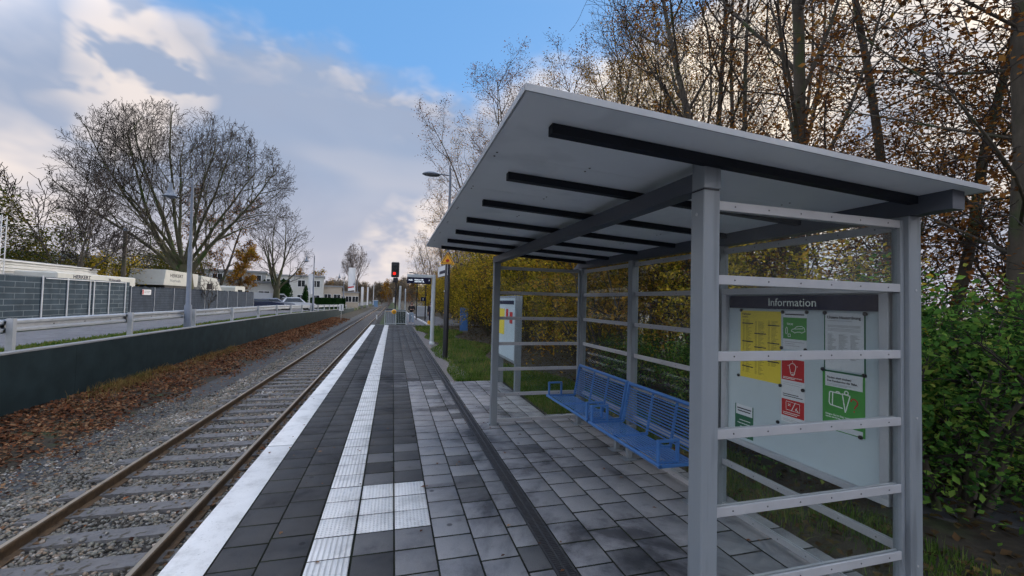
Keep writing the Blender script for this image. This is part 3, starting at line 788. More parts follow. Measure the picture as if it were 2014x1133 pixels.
# roof deck with panel joints and fascia
def sloped(x0, x1, y0, y1, d0, d1, m, name=None, mb=None, par=sh):
    vs = []
    for d in (d0, d1):
        for x, y in ((x0, y0), (x1, y0), (x1, y1), (x0, y1)): vs.append(loc((x, y, rz(x) + d)))
    q = mb or MB()
    q.add(vs, [(3, 2, 1, 0), (4, 5, 6, 7), (0, 1, 5, 4), (1, 2, 6, 5), (2, 3, 7, 6), (3, 0, 4, 7)], m)
    if mb is None: return q.build(name, par)
roofmb = MB(); ny = 7; e = (ry1 - ry0) / ny
for i in range(ny):
    sloped(rx0 + .004, rx1 - .004, ry0 + i * e + .0015, ry0 + (i + 1) * e - .0015, .0, .015, M['roof'], mb=roofmb)
sloped(rx0 + .006, rx1 - .006, ry0 + .006, ry1 - .006, .0155, .023, M['roof'], mb=roofmb)
for i in range(1, ny):
    for x_ in (rx0 + .05, 1.05, 1.9, 2.5, rx1 - .05):
        for d in (-.03, .03): roofmb.tube([loc((x_, ry0 + i * e + d, rz(x_) - .003)), loc((x_, ry0 + i * e + d, rz(x_) + .001))], .006, M['screw'], 6)
roof = roofmb.build('roof_panel', sh)
fm = MB()
sloped(rx0 - .006, rx1 + .006, ry0 - .008, ry0, -.002, .0255, M['fascia'], mb=fm)
sloped(rx0 - .006, rx1 + .006, ry1, ry1 + .008, -.002, .0255, M['fascia'], mb=fm)
sloped(rx0 - .008, rx0, ry0, ry1, -.002, .0255, M['fascia'], mb=fm)
sloped(rx1, rx1 + .008, ry0, ry1, -.002, .0255, M['fascia'], mb=fm)
fm.build('fascia', sh)
for k in range(7):
    y = 1.735 + k * .7336
    y0, y1 = y - .025, y + .025
    q = MB(); sloped(.647, XB + .05, y0, y1, -.045, -.001, M['purlin'], mb=q); q.build('purlin', sh)
# longitudinal beams
zb = 2.4672
fb = MB()
fb.add([loc(p) for p in [(XA, YA, zb), (XA + S, YA, zb), (XA + S, YC + .12, zb), (XA, YC + .12, zb), (XA, YA, rz(XA) - .0605), (XA + S, YA, rz(XA + S) - .0605), (XA + S, YC + .12, rz(XA + S) - .0605), (XA, YC + .12, rz(XA) - .0605)]],
       [(3, 2, 1, 0), (4, 5, 6, 7), (0, 1, 5, 4), (1, 2, 6, 5), (2, 3, 7, 6), (3, 0, 4, 7)], M['beam'])
fb.box(loc((XA - .0015, YA - .002, zb - .0005)), loc((XA + S + .0015, YA + .09, 2.612)), M['post'], bev=.003)
fb.build('beam', sh)
bb = MB()
bb.add([loc(p) for p in [(XB, 1.5526, 2.4433), (XB + S, 1.5526, 2.4433), (XB + S, YC + .35, 2.4433), (XB, YC + .35, 2.4433), (XB, 1.5526, rz(XB) - .001), (XB + S, 1.5526, rz(XB + S) - .001), (XB + S, YC + .35 - .24, rz(XB + S) - .001), (XB, YC + .35 - .24, rz(XB) - .001)]],
       [(3, 2, 1, 0), (4, 5, 6, 7), (0, 1, 5, 4), (1, 2, 6, 5), (2, 3, 7, 6), (3, 0, 4, 7)], M['beam'])
bb.build('beam', sh)
# posts
for y in (YA, YC):
    o = MB().box(loc((XA, y, -.02)), loc((XA + S, y + S, zb - .008)), M['post'], bev=.005)
    if y == YA: o.box(loc((XA + .004, y + .004, zb - .0081)), loc((XA + S - .004, y + S - .004, zb)), M['black'])
    else: o.box(loc((XA + .004, y + .004, zb - .0081)), loc((XA + S - .004, y + S - .004, zb)), M['beam'])
    o.tube([loc((XA - .004, y + .05, 2.34)), loc((XA + .002, y + .05, 2.34))], .009, M['alu'], 8)
    o.box(loc((XA - .03, y - .03, .0005)), loc((XA + S + .03, y + S + .03, .010)), M['post'])
    for a in (-.015, S + .015):
        for b in (-.015, S + .015): o.tube([loc((XA + a, y + b, .0105)), loc((XA + a, y + b, .024))], .008, M['screw'], 6)
    o.build('post', sh)
YB = [YA + i * (YC - YA) / 3 for i in range(4)]
for y in YB:
    o = MB().box(loc((XB, y, -.02)), loc((XB + S, y + S, 2.4425)), M['post'], bev=.005)
    o.box(loc((XB - .035, y - .03, .0005)), loc((XB + S + .03, y + S + .03, .010)), M['post'])
    for a in (-.018, S + .012):
        for b in (-.015, S + .015): o.tube([loc((XB + a, y + b, .0105)), loc((XB + a, y + b, .022))], .008, M['screw'], 6)
    for z in (.4, 1.25, 2.0): o.tube([loc((XB + .05, y - .003, z)), loc((XB + .05, y + .001, z))], .007, M['alu'], 8)
    o.build('post', sh)
zs = [2.4171, 2.0354, 1.643, 1.2501, .8621, .4771, .085]
RH = .048
YR = YA + .048
def rail_x(x0, x1, y, z, n=6):
    mb = MB()
    for s_ in (-1, 1):
        a, b = (y - .018, y - .006) if s_ < 0 else (y + .006, y + .018)
        mb.box(loc((x0, a, z - RH)), loc((x1, b, z)), M['alu'], bev=.002)
    for i in range(n):
        xx = x0 + (x1 - x0) * (i + .5) / n + .01
        mb.tube([loc((xx, y - .0195, z - RH / 2)), loc((xx, y - .017, z - RH / 2))], .0045, M['screw'], 8)
    return mb.build('glazing_rail', sh)
def rail_y(y0, y1, x, z, n=6):
    mb = MB()
    for s_ in (-1, 1):
        a, b = (x - .018, x - .006) if s_ < 0 else (x + .006, x + .018)
        mb.box(loc((a, y0, z - RH)), loc((b, y1, z)), M['alu'], bev=.002)
    for i in range(n):
        yy_ = y0 + (y1 - y0) * (i + .5) / n
        mb.tube([loc((x - .0195, yy_, z - RH / 2)), loc((x - .017, yy_, z - RH / 2))], .0045, M['screw'], 8)
    return mb.build('glazing_rail', sh)
for y in (YR, YC + .048):
    x0, x1 = XA + S, XB - .03
    for z in zs: rail_x(x0, x1 + .0, y, z)
    for i in range(6):
        MB().box(loc((x0 + .004, y - .004, zs[i + 1] - .01)), loc((x1 - .004, y + .004, zs[i] - RH + .01)), M['glass']).build('glass_pane', sh)
    # aluminium edge frame of the side panel, next to the back post
    MB().box(loc((x1, y - .02, .03)), loc((x1 + .028, y + .02, zs[0] + .0005)), M['post'], bev=.003).build('panel_frame', sh)
for i in range(3):
    y0, y1 = YB[i] + S, YB[i + 1]
    x = XB + .06
    for z in zs:
        if i == 0 and z > 1.0 and z < 2.2: continue
        rail_y(y0, y1, x, z)
    for k in range(6):
        if i == 0 and k in (1, 2, 3): continue
        MB().box(loc((x - .004, y0 + .004, zs[k + 1] - .01)), loc((x + .004, y1 - .004, zs[k] - RH + .01)), M['glass']).build('glass_pane', sh)

# text ------------------------------------------------------------
def text_obj(name, s, size, mat, M4, parent, bold=0, ext=.0006, align='LEFT', sx=1.0):
    cu = bpy.data.curves.new('t', 'FONT'); cu.body = s; cu.size = size; cu.extrude = ext; cu.offset = bold; cu.align_x = align; cu.resolution_u = 2
    o = bpy.data.objects.new('t', cu); COL.objects.link(o)
    dg = bpy.context.evaluated_depsgraph_get(); dg.update()
    me = bpy.data.meshes.new_from_object(o.evaluated_get(dg)); bpy.data.objects.remove(o); bpy.data.curves.remove(cu)
    me.materials.clear(); me.materials.append(mat)
    me.transform(M4 @ Matrix.Diagonal((sx, 1, 1, 1)))
    me.name = name
    return link_mesh(name, me, parent)
def facing(px, py, pz, d):
    """text frame on a vertical face; d = '-x' (reads towards -y), '-y', '+y', '+x'"""
    X_, Y_ = {'-x': ((0, -1, 0), (0, 0, 1)), '-y': ((1, 0, 0), (0, 0, 1)), '+x': ((0, 1, 0), (0, 0, 1)), '+y': ((-1, 0, 0), (0, 0, 1))}[d]
    X_ = Vector(X_); Y_ = Vector(Y_); Z3 = X_.cross(Y_)
    return Matrix(((X_.x, Y_.x, Z3.x, px), (X_.y, Y_.y, Z3.y, py), (X_.z, Y_.z, Z3.z, pz), (0, 0, 0, 1)))

# notice board hung in the back bay
BX = 2.945
nb = empty('notice_board', (BX, 2.54, .69), 0, 'large glazed information board with posters hung inside the shelter', 'notice board')
def nbl(v): return (v[0] - BX, v[1] - 2.54, v[2] - .69)
f = MB()
f.box(nbl((BX + .008, 1.86, .69)), nbl((BX + .05, 3.22, 2.04)), M['board'])
f.build('back_panel', nb)
f = MB()
for a, b in (((1.86, .69), (3.22, .735)), ((1.86, 1.985), (3.22, 2.04)), ((1.86, .7355), (1.915, 1.9845)), ((3.165, .7355), (3.22, 1.9845))):
    f.box(nbl((BX - .03, a[0], a[1])), nbl((BX + .0075, b[0], b[1])), M['galv'], bev=.004)
f.build('frame', nb)
MB().box(nbl((BX - .012, 1.92, 1.868)), nbl((BX + .0075, 3.14, 1.975)), M['navy']).build('header_panel', nb)
text_obj('header_text', 'Information', .088, M['cyanw'], facing(-.0125, 2.735 - 2.54, 1.892 - .69, '-x'), nb, sx=.98)
def sheet(name, label, cat, yl, yr, zt, zb_, parts, tilt=0):
    """poster: yl = left edge (larger y). parts add content in u 0..1, v 0..1 from top"""
    o = empty(name, (BX + .0065, (yl + yr) / 2, (zt + zb_) / 2), 0, label, cat)
    W = yl - yr; H = zt - zb_
    def q(u0, v0, u1, v1, m, lay, nm):
        d = -.0009 * lay
        MB().add([(d, W / 2 - u0 * W, H / 2 - v0 * H), (d, W / 2 - u1 * W, H / 2 - v0 * H), (d, W / 2 - u1 * W, H / 2 - v1 * H), (d, W / 2 - u0 * W, H / 2 - v1 * H),
                  (d + .0006, W / 2 - u0 * W, H / 2 - v0 * H), (d + .0006, W / 2 - u1 * W, H / 2 - v0 * H), (d + .0006, W / 2 - u1 * W, H / 2 - v1 * H), (d + .0006, W / 2 - u0 * W, H / 2 - v1 * H)],
                 [(0, 3, 2, 1), (4, 5, 6, 7), (0, 1, 5, 4), (1, 2, 6, 5), (2, 3, 7, 6), (3, 0, 4, 7)], m).build(nm, o)
    def lines(L, m, lay, nm):
        mb = MB(); d = -.0009 * lay
        for u0, v0, u1, v1, t in L:
            A = Vector((0, W / 2 - u0 * W, H / 2 - v0 * H)); B = Vector((0, W / 2 - u1 * W, H / 2 - v1 * H))
            dr_ = (B - A).normalized(); nn = Vector((0, -dr_.z, dr_.y)) * t * W / 2
            mb.add([A + nn + Vector((d, 0, 0)), B + nn + Vector((d, 0, 0)), B - nn + Vector((d, 0, 0)), A - nn + Vector((d, 0, 0))], [(0, 1, 2, 3)], m)
        mb.build(nm, o)
    def txt(s, u, v, size, m, bold=0, sx=1, lay=3):
        text_obj('lettering', s, size, m, facing(-.0009 * lay, W / 2 - u * W, H / 2 - v * H, '-x'), o, bold=bold, ext=.0002, sx=sx)
    parts(q, lines, txt)
    return o
def tt(q, lines, txt):
    q(0, 0, 1, 1, M['yellowp'], 1, 'sheet')
    txt('Fahrplan', .05, .065, .026, M['ink'], .0004); txt('Abfahrt', .05, .105, .020, M['ink'])
    L = []; r2 = random.Random(3)
    for c in range(3):
        v = .14 + .02 * (c % 2)
        while v < .93:
            if not (c == 2 and v > .78):
                L.append((.06 + c * .32, v, .06 + c * .32 + .05, v, .010))
                L.append((.14 + c * .32, v, .14 + c * .32 + r2.uniform(.06, .16), v, .010))
            v += .0165
    lines(L, M['inky'], 2, 'print')
    lines([(.05, .19, .34, .19, .022), (.70, .2, .97, .2, .022), (.37, .33, .66, .33, .022), (.05, .46, .34, .46, .022), (.69, .45, .97, .45, .022), (.37, .53, .66, .53, .022), (.70, .71, .97, .71, .022), (.05, .83, .34, .84, .022)], M['ink'], 3, 'heading_bar')
sheet('timetable_poster', 'yellow departure timetable poster on the left of the board', 'poster', 3.03, 2.63, 1.848, 1.275, tt)
def gc(q, lines, txt):
    q(0, 0, 1, 1, M['paper'], 1, 'sheet'); q(.0, .17, 1, .73, M['greenp'], 2, 'green_field')
    lines([(.08, .09, .9, .09, .05)] , M['ink'], 2, 'print')
    lines([(.08, .80, .9, .80, .014), (.08, .85, .5, .85, .014), (.08, .90, .7, .90, .014)], M['inkg'], 2, 'small_print')
    txt('TAXI', .16, .37, .024, M['cyanw'], .0003)
    c = [(.36, .52), (.40, .47), (.50, .46), (.58, .40), (.80, .38), (.90, .42), (.93, .48), (.92, .52), (.84, .53), (.80, .56), (.76, .53), (.56, .54), (.52, .57), (.47, .54), (.36, .52)]
    c2 = [(.52, .46), (.86, .44)]; pz = [(.12, .46), (.16, .42), (.2, .47), (.19, .58), (.12, .6), (.12, .46)]; bx = [(.22, .60), (.32, .60), (.32, .67), (.22, .67), (.22, .60)]
    for k in (c, c2, pz, bx): lines([(a[0], a[1], b[0], b[1], .022) for a, b in zip(k, k[1:])], M['cyanw'], 3, 'drawing')
sheet('taxi_poster', 'small green and white poster with a drawn car', 'poster', 2.61, 2.415, 1.855, 1.56, gc)
def rp(q, lines, txt):
    q(0, 0, 1, 1, M['paper'], 1, 'sheet'); q(.02, .01, .98, .34, M['redp'], 2, 'red_field'); q(.02, .64, .98, .90, M['redp'], 2, 'red_field')
    A = [(.5 + .14 * math.cos(t), .13 + .06 * math.sin(t)) for t in [math.pi * (1 + i / 8) for i in range(9)]]
    A += [(.60, .19), (.58, .24), (.42, .24), (.40, .19), A[0]]
    lines([(a[0], a[1], b[0], b[1], .022) for a, b in zip(A, A[1:])], M['cyanw'], 3, 'drawing')
    lines([(.42, .215, .58, .215, .018), (.44, .255, .56, .255, .018), (.28, .11, .34, .11, .015), (.66, .11, .72, .11, .015), (.5, .035, .5, .055, .015)], M['cyanw'], 3, 'drawing')
    lines([(.08, .295, .9, .295, .022), (.08, .315, .6, .315, .022), (.08, .845, .8, .845, .022), (.08, .87, .7, .87, .022)], M['cyanw'], 3, 'print')
    lines([(.08, .56, .75, .56, .03), (.08, .59, .92, .59, .03)], M['ink'], 3, 'print'); lines([(.08, .38, .9, .38, .01), (.08, .41, .8, .41, .01), (.08, .95, .9, .95, .01), (.08, .97, .7, .97, .01)], M['inkg'], 3, 'small_print')
    F_ = [(.22, .67), (.8, .68), (.8, .81), (.22, .80), (.22, .67)]
    lines([(a[0], a[1], b[0], b[1], .016) for a, b in zip(F_, F_[1:])] + [(.45, .81, .62, .67, .03), (.30, .70, .42, .74, .02), (.30, .74, .42, .70, .02), (.62, .76, .74, .80, .03), (.62, .79, .70, .74, .02)], M['cyanw'], 3, 'drawing')
sheet('red_poster', 'narrow red and white poster with a drawn light bulb', 'poster', 2.625, 2.43, 1.49, 1.0, rp)
def hp(q, lines, txt):
    q(0, 0, 1, 1, M['paper'], 1, 'sheet'); lines([(0.0, 0, 0.0, 1, .03), (1, 0, 1, 1, .04)], M['greend'], 2, 'edge_strip')
    txt('Unsere Hausordnung', .07, .105, .0285, M['ink'], .0006, sx=.9)
    L = [(.08, .14, .7, .14, .008)]
    for v in (.22, .235, .25, .28, .30, .32): L.append((.08, v, .9, v, .007))
    r2 = random.Random(4)
    for c in range(3):
        for i in range(30):
            L.append((.08 + .29 * c, .38 + i * .0145, .08 + .29 * c + r2.uniform(.1, .24), .38 + i * .0145, .008))
    lines(L, M['inkg'], 2, 'small_print')
sheet('house_rules_poster', 'white house rules poster with black heading on the board', 'poster', 2.28, 2.015, 1.852, 1.462, hp)
def sp_(q, lines, txt):
    q(0, 0, 1, 1, M['greenp'], 1, 'sheet'); q(.07, .03, .95, .27, M['paper'], 2, 'white_field'); q(0, 0, 1, .03, M['greend'], 2, 'edge_strip'); q(.10, .90, .95, .985, M['paper'], 2, 'white_field')
    txt('Finden statt suchen!', .12, .135, .020, M['ink'], .0006); txt('Der Fundservice der Bahn.', .12, .19, .020, M['ink'], .0006, sx=.93)
    lines([(.12, .225, .7, .225, .008), (.12, .245, .6, .245, .008)], M['inkg'], 3, 'small_print')
    A = [(.18, .38), (.20, .36), (.50, .37)]; B = [(.18, .38), (.17, .55), (.20, .58), (.50, .60)]
    C = [(.26, .37), (.25, .58)]; H = [(.34, .36), (.35, .34), (.42, .345), (.43, .37)]; T = [(.49, .36), (.67, .375), (.56, .66), (.49, .36)]
    O = [(.585 + .045 * math.cos(t), .335 + .03 * math.sin(t)) for t in [i * math.pi / 5 for i in range(11)]]
    for k in (A, B, C, H, T, O): lines([(a[0], a[1], b[0], b[1], .026) for a, b in zip(k, k[1:])], M['cyanw'], 3, 'drawing')
    Q = [(.69, .46), (.71, .42), (.77, .41), (.83, .44), (.84, .49), (.79, .53), (.77, .57)]
    lines([(a[0], a[1], b[0], b[1], .03) for a, b in zip(Q, Q[1:])] + [(.765, .60, .765, .62, .035)], M['redp'], 3, 'question_mark')
    txt('Steigen Sie im Zug, wenn Sie', .08, .755, .0165, M['cyanw'], .0004); txt('etwas verloren.', .08, .795, .0165, M['cyanw'], .0004)
sheet('suitcase_poster', 'green poster with white drawn suitcase and red question mark', 'poster', 2.295, 2.015, 1.452, 1.045, sp_)
def sm(q, lines, txt):
    q(0, 0, 1, 1, M['greend'], 1, 'sheet'); q(.06, .0, .95, .32, M['paper'], 2, 'white_field')
    lines([(.12, .12, .9, .12, .05), (.15, .2, .85, .2, .05)], M['ink'], 3, 'print'); lines([(.25, .48, .85, .48, .03), (.15, .58, .85, .58, .03), (.3, .68, .8, .68, .03)], M['cyanw'], 3, 'small_print')
sheet('dark_green_poster', 'small dark green poster in the lower left of the board', 'poster', 3.085, 2.89, 1.03, .755, sm)
mo = None
for i, (y, z) in enumerate([(3.02, 1.85), (2.61, 1.845), (2.41, 1.85), (2.275, 1.85), (2.01, 1.85), (2.62, 1.565), (2.42, 1.57), (3.045, 1.28), (2.63, 1.27), (2.44, 1.27), (2.29, 1.452), (2.015, 1.452), (2.65, .98), (2.04, 1.05)]):
    if mo is None:
        mo = MB().lathe([(0, 0), (.0135, 0), (.0135, .008), (.0105, .011), (0, .011)], M['magnet'], 12, M=Matrix.Rotation(R(-90), 4, 'Y')).build('magnet')
        o = mo
    else: o = mo.copy(); COL.objects.link(o)
    o.location = (BX + .0025, y, z)
    tag(o, 'round black magnet holding the corner of a poster on the board', 'magnet', 'magnets on the notice board')

# benches ---------------------------------------------------------
def make_bench(L):
    r = empty('bench', (2.30, 0, 0))
    bl = M['blue']
    q = MB(); q.tube([(.045, 0, .435), (.045, L, .435)], .020, bl, 10)
    for i in range(9):
        x = .095 + i * .046; z = .447 - .004 * i
        q.tube([(x, .02, z), (x, L - .02, z)], .0085, bl, 6)
    q.build('seat', r)
    q = MB()
    for i in range(13):
        z = .475 + i * .030; x = .50 + i * .0065
        q.tube([(x, .02, z), (x, L - .02, z)], .0075, bl, 6)
    q.tube([(.592, 0, .89), (.592, L, .89)], .022, bl, 10)
    q.build('backrest', r)
    for y in (.012, L - .012):
        q = MB(); q.box((.03, y - .012, .415), (.50, y + .012, .445), bl, bev=.004)
        q.prism([(.485, .425), (.515, .425), (.605, .90), (.572, .90)], y - .013, y + .013, bl)
        q.build('end_frame', r)
    for y in (L * .36, L * .66):
        q = MB(); q.box((.06, y - .015, .40), (.53, y + .015, .428), bl)
        q.prism([(.513, .41), (.535, .41), (.612, .86), (.594, .86)], y - .012, y + .012, bl)
        q.build('support_frame', r)
    for y in (.05, L - .05):
        q = MB(); t = .014
        q.box((.045, y - .02, .63), (.27, y + .02, .652), bl, bev=.004)
        q.box((.045, y - .02, .445), (.067, y + .02, .6295), bl, bev=.004); q.box((.248, y - .02, .44), (.27, y + .02, .6295), bl, bev=.004)
        q.box((.0675, y - .016, .445), (.2475, y + .016, .458), bl)
        q.build('armrest', r)
    for y in (L * .10, L * .92):
        q = MB(); q.box((.50, y - .03, .012), (.56, y + .03, .412), M['post'], bev=.005); q.box((.44, y - .07, .001), (.60, y + .07, .0115), M['post'])
        q.build('leg', r)
    return r
b1 = make_bench(1.42); b1.location = (2.30, 3.30, 0); tag(b1, 'blue wire bench nearer the camera, beside the notice board', 'bench', 'blue benches in the shelter')
b2_ = copy_tree(b1); b2_.location = (2.31, 4.78, 0); tag(b2_, 'blue wire bench at the far end of the shelter', 'bench', 'blue benches in the shelter')

# second information cabinet beyond the shelter
ic = empty('information_cabinet', (2.395, 8.19, 0), 0, 'free-standing silver information cabinet beyond the shelter, seen edge on', 'notice board')
MB().box((0, 0, .62), (.14, 1.5, 2.0), M['post'], bev=.008).build('case', ic)
MB().box((-.006, .05, .68), (-.001, 1.45, 1.95), M['board']).build('display_face', ic)
for y in (.0, 1.40): MB().box((.02, y + .001, -.05), (.14, y + .10, .6195), M['post'], bev=.006).build('post', ic)
MB().box((-.012, .12, 1.82), (-.0065, 1.4, 1.9), M['navy']).build('header_panel', ic)
q = MB(); q.box((-.011, .85, 1.15), (-.0065, 1.35, 1.72), M['yellowp']); q.build('yellow_sheet', ic)
q = MB(); q.box((-.011, .55, 1.55), (-.0065, .72, 1.72), M['redp']); q.build('red_sheet', ic); q = MB(); q.box((-.011, .2, 1.42), (-.0065, .42, 1.66), M['redp']); q.build('red_sheet', ic)
# lamp post with black sleeve, sign and warning triangle
lp = empty('lamp_post', (1.69, 13.84, 0), 0, 'tall grey lamp post with black lower sleeve on the right of the platform', 'lamp post')
MB().lathe([(.085, -.05), (.085, 3.40), (.06, 3.44)], M['black'], 16).build('sleeve', lp)
MB().tube([(0, 0, 3.4), (0, 0, 5.95), (-.02, 0, 6.25)], [.05, .042, .035], M['pole'], 10).build('pole', lp)
MB().tube([(0, 0, 5.98), (-.3, 0, 6.0), (-.42, 0, 5.99)], .022, M['pole'], 8).build('arm', lp)
MB().lathe([(0, .09), (.10, .08), (.22, .03), (.25, -.01), (.2, -.035), (0, -.04)], M['pole'], 18, M=Matrix.Translation((-.62, 0, 5.96)) @ Matrix.Diagonal((1.2, .8, 1, 1))).build('lamp_head', lp)
MB().box((-.11, -.10, 2.15), (-.088, -.02, 2.19), M['white']).build('reflector', lp)
tr = empty('warning_sign', (1.665, 13.735, 3.06), 0, 'yellow triangular warning sign at the top of the black sleeve', 'sign')
def tri(s, z0): return [(-s, z0), (s, z0), (0, z0 + s * 1.72)]
MB().prism(tri(.235, -.01), -.004, .004, M['ysign']).build('plate', tr)
q = MB()
o_, i_ = tri(.195, .018), tri(.165, .034)
for k in range(3):
    a, b, c, d = o_[k], o_[(k + 1) % 3], i_[(k + 1) % 3], i_[k]
    q.prism([a, b, c, d], -.0065, -.0042, M['black'])
q.build('border', tr)
q = MB(); q.prism([(-.06, .07), (.0, .05), (.07, .08), (.05, .13), (.01, .16), (-.05, .13)], -.0062, -.0042, M['redp']); q.build('symbol', tr)
nm = empty('station_name_sign', (1.70, 13.72, 2.68), R(5.4), 'blue and white station name sign fixed to the black lamp post', 'sign')
MB().box((-.02, 0, 0), (.02, 1.6, .375), M['navy'], bev=.004).build('panel', nm)
MB().box((-.026, .01, .01), (-.021, 1.59, .365), M['white']).build('white_face', nm)
q = MB(); q.box((-.029, .2, .10), (-.0265, 1.3, .20), M['navy']); q.build('name_bar', nm)
# train display column
dc = empty('display_column', (1.64, 18.17, 0), 0, 'pale steel column carrying a dark blue train display box', 'display')
MB().tube([(0, 0, -.05), (0, 0, 2.93)], .085, M['polelt'], 18).build('column', dc)
MB().lathe([(.11, 0), (.11, .1), (.086, .12)], M['polelt'], 18).build('base_ring', dc)
MB().box((-1.10, -.09, 2.80), (.05, .09, 2.93), M['polelt'], bev=.01).build('arm', dc)
MB().box((-1.10, -.10, 2.54), (-.12, .10, 2.7985), M['navy'], bev=.008).build('display_box', dc)
text_obj('display_text', 'NUR', .085, M['amber'], facing(-1.04, -.102, 2.66, '-y'), dc, bold=.003, sx=.9)
text_obj('display_text', 'Richtung NB', .078, M['amber'], facing(-.80, -.102, 2.68, '-y'), dc, bold=.003, sx=.9)
text_obj('display_text', 'ABFAHRT Gl.', .078, M['amber'], facing(-.80, -.102, 2.60, '-y'), dc, bold=.003, sx=.9)
text_obj('display_text', '1', .085, M['amber'], facing(-.22, -.102, 2.66, '-y'), dc, bold=.003)
# utility box
ub = empty('utility_box', (4.22, 25.7, 0), R(-8), 'blue upright utility box standing at the edge of the thicket', 'utility box')
MB().box((-.24, -.18, .06), (.24, .18, 1.40), M['blue'], bev=.02).build('cabinet', ub)
MB().box((-.26, -.2, 1.4005), (.26, .2, 1.44), M['blue'], bev=.01).build('cap', ub)
MB().box((-.2, -.187, .14), (.2, -.181, 1.32), M['blue']).build('door', ub)
MB().box((-.25, -.19, -.08), (.25, .19, .0595), M['concrete']).build('plinth', ub)
# ------------------------------------------------------------------ trees
def norm(v): return v / (np.linalg.norm(v) + 1e-9)
class Tree:
    def __init__(s, seed): s.r = np.random.default_rng(seed); s.L = {}; s.tips = []
    def perp(s, d):
        a = s.r.normal(size=3); a -= d * a.dot(d); return norm(a)
    def br(s, p, d, L, r, lvl, sp):
        k = sp['seg'][lvl]; pts = [p]; rad = [r]
        wob = sp['wob'][lvl]; up = sp['up'][lvl]
        dirs = [d]
        for i in range(k):
            d = norm(d + s.r.normal(size=3) * wob + np.array([0, 0, up]))
            p = p + d * (L / k); pts.append(p); dirs.append(d)
            t = (i + 1) / k; rad.append(max(sp['rmin'], r * (1 - t * sp['tap'][lvl])))
        s.L.setdefault(lvl, []).append((np.array(pts), np.array(rad)))
        if lvl >= sp['leaflvl']:
            for q in np.linspace(.25, 1, sp.get('lpt', 3)):
                i = min(k - 1, int(q * k)); f = q * k - i; s.tips.append(pts[i] + (pts[i + 1] - pts[i]) * f)
        if lvl + 1 < len(sp['seg']):
            n = sp['n'][lvl]; n = max(1, int(round(n * s.r.uniform(.8, 1.2))))
            az0 = s.r.uniform(0, 6.28)
            for j in range(n):
                t = sp['t0'][lvl] + (1 - sp['t0'][lvl]) * ((j + s.r.uniform(.2, .9)) / n)
                i = min(k - 1, int(t * k)); f = t * k - i
                q = pts[i] + (pts[i + 1] - pts[i]) * f; dd = dirs[i + 1]
                a0 = s.perp(dd)
                # golden angle round the parent
                e1 = norm(np.cross(dd, [0.3, .1, 1.0] if abs(dd[2]) < .95 else [1.0, 0, 0])); e2 = np.cross(dd, e1)
                az = az0 + j * 2.4 + s.r.normal() * .3
                a0 = e1 * math.cos(az) + e2 * math.sin(az)
                ang = math.radians(s.r.uniform(*sp['ang'][lvl]))
                if sp.get('flat') and lvl >= 1: a0 = norm(a0 * np.array([1, 1, .25]))
                nd_ = norm(dd * math.cos(ang) + a0 * math.sin(ang))
                shp = sp['shape'][lvl]
                if sp.get('fill') and lvl == 0:
                    c, e_ = sp['env']; o3 = (q - c) / e_; d3 = nd_ / e_; A_ = d3.dot(d3); B_ = 2 * o3.dot(d3); C_ = o3.dot(o3) - 1
                    ln = (-B_ + math.sqrt(max(.01, B_ * B_ - 4 * A_ * C_))) / (2 * A_) * s.r.uniform(.78, .98)
                else: ln = L * s.r.uniform(*sp['len'][lvl]) * (1 - (t - sp['t0'][lvl]) / (1 - sp['t0'][lvl] + 1e-6) * shp)
                if 'env' in sp:
                    c, e_ = sp['env']
                    for _ in range(6):
                        z = (q + nd_ * ln - c) / e_
                        if z.dot(z) > s.r.uniform(.85, 1.1): ln *= .78
                rr = min(rad[i] * .8, max(sp['rmin'], r * sp['rr'][lvl] * (1 - .4 * t)))
                s.br(q, nd_, ln, rr, lvl + 1, sp)
    def tubes(s, lv, mats, mi=0):
        VV, FF, off = [], [], 0
        for l in lv:
            if l not in s.L: continue
            n = [9, 6, 4, 3, 3, 3][l]
            by = {}
            for pts, rad in s.L[l]: by.setdefault(len(pts), []).append((pts, rad))
            for k, lst in by.items():
                P_ = np.array([a for a, _ in lst]); Rr = np.array([b for _, b in lst]); m = len(lst)
                T = np.zeros_like(P_); T[:, 1:-1] = P_[:, 2:] - P_[:, :-2]; T[:, 0] = P_[:, 1] - P_[:, 0]; T[:, -1] = P_[:, -1] - P_[:, -2]
                T /= np.linalg.norm(T, axis=2, keepdims=True) + 1e-9
                ref = np.where(np.abs(T[:, :1, 2:3]) < .9, np.array([0, 0, 1.0]), np.array([1.0, 0, 0])); ref = np.repeat(ref, k, 1)
                U = ref - T * (T * ref).sum(2, keepdims=True); U /= np.linalg.norm(U, axis=2, keepdims=True) + 1e-9
                W_ = np.cross(T, U)
                a = np.arange(n) * 2 * np.pi / n
                V = P_[:, :, None, :] + Rr[:, :, None, None] * (U[:, :, None, :] * np.cos(a)[None, None, :, None] + W_[:, :, None, :] * np.sin(a)[None, None, :, None])
                idx = off + np.arange(m * k * n).reshape(m, k, n)
                q = np.stack([idx[:, :-1, :], np.roll(idx, -1, 2)[:, :-1, :], np.roll(idx, -1, 2)[:, 1:, :], idx[:, 1:, :]], -1).reshape(-1, 4)
                VV.append(V.reshape(-1, 3)); FF.append(q); off += m * k * n
        return np.concatenate(VV), np.concatenate(FF)

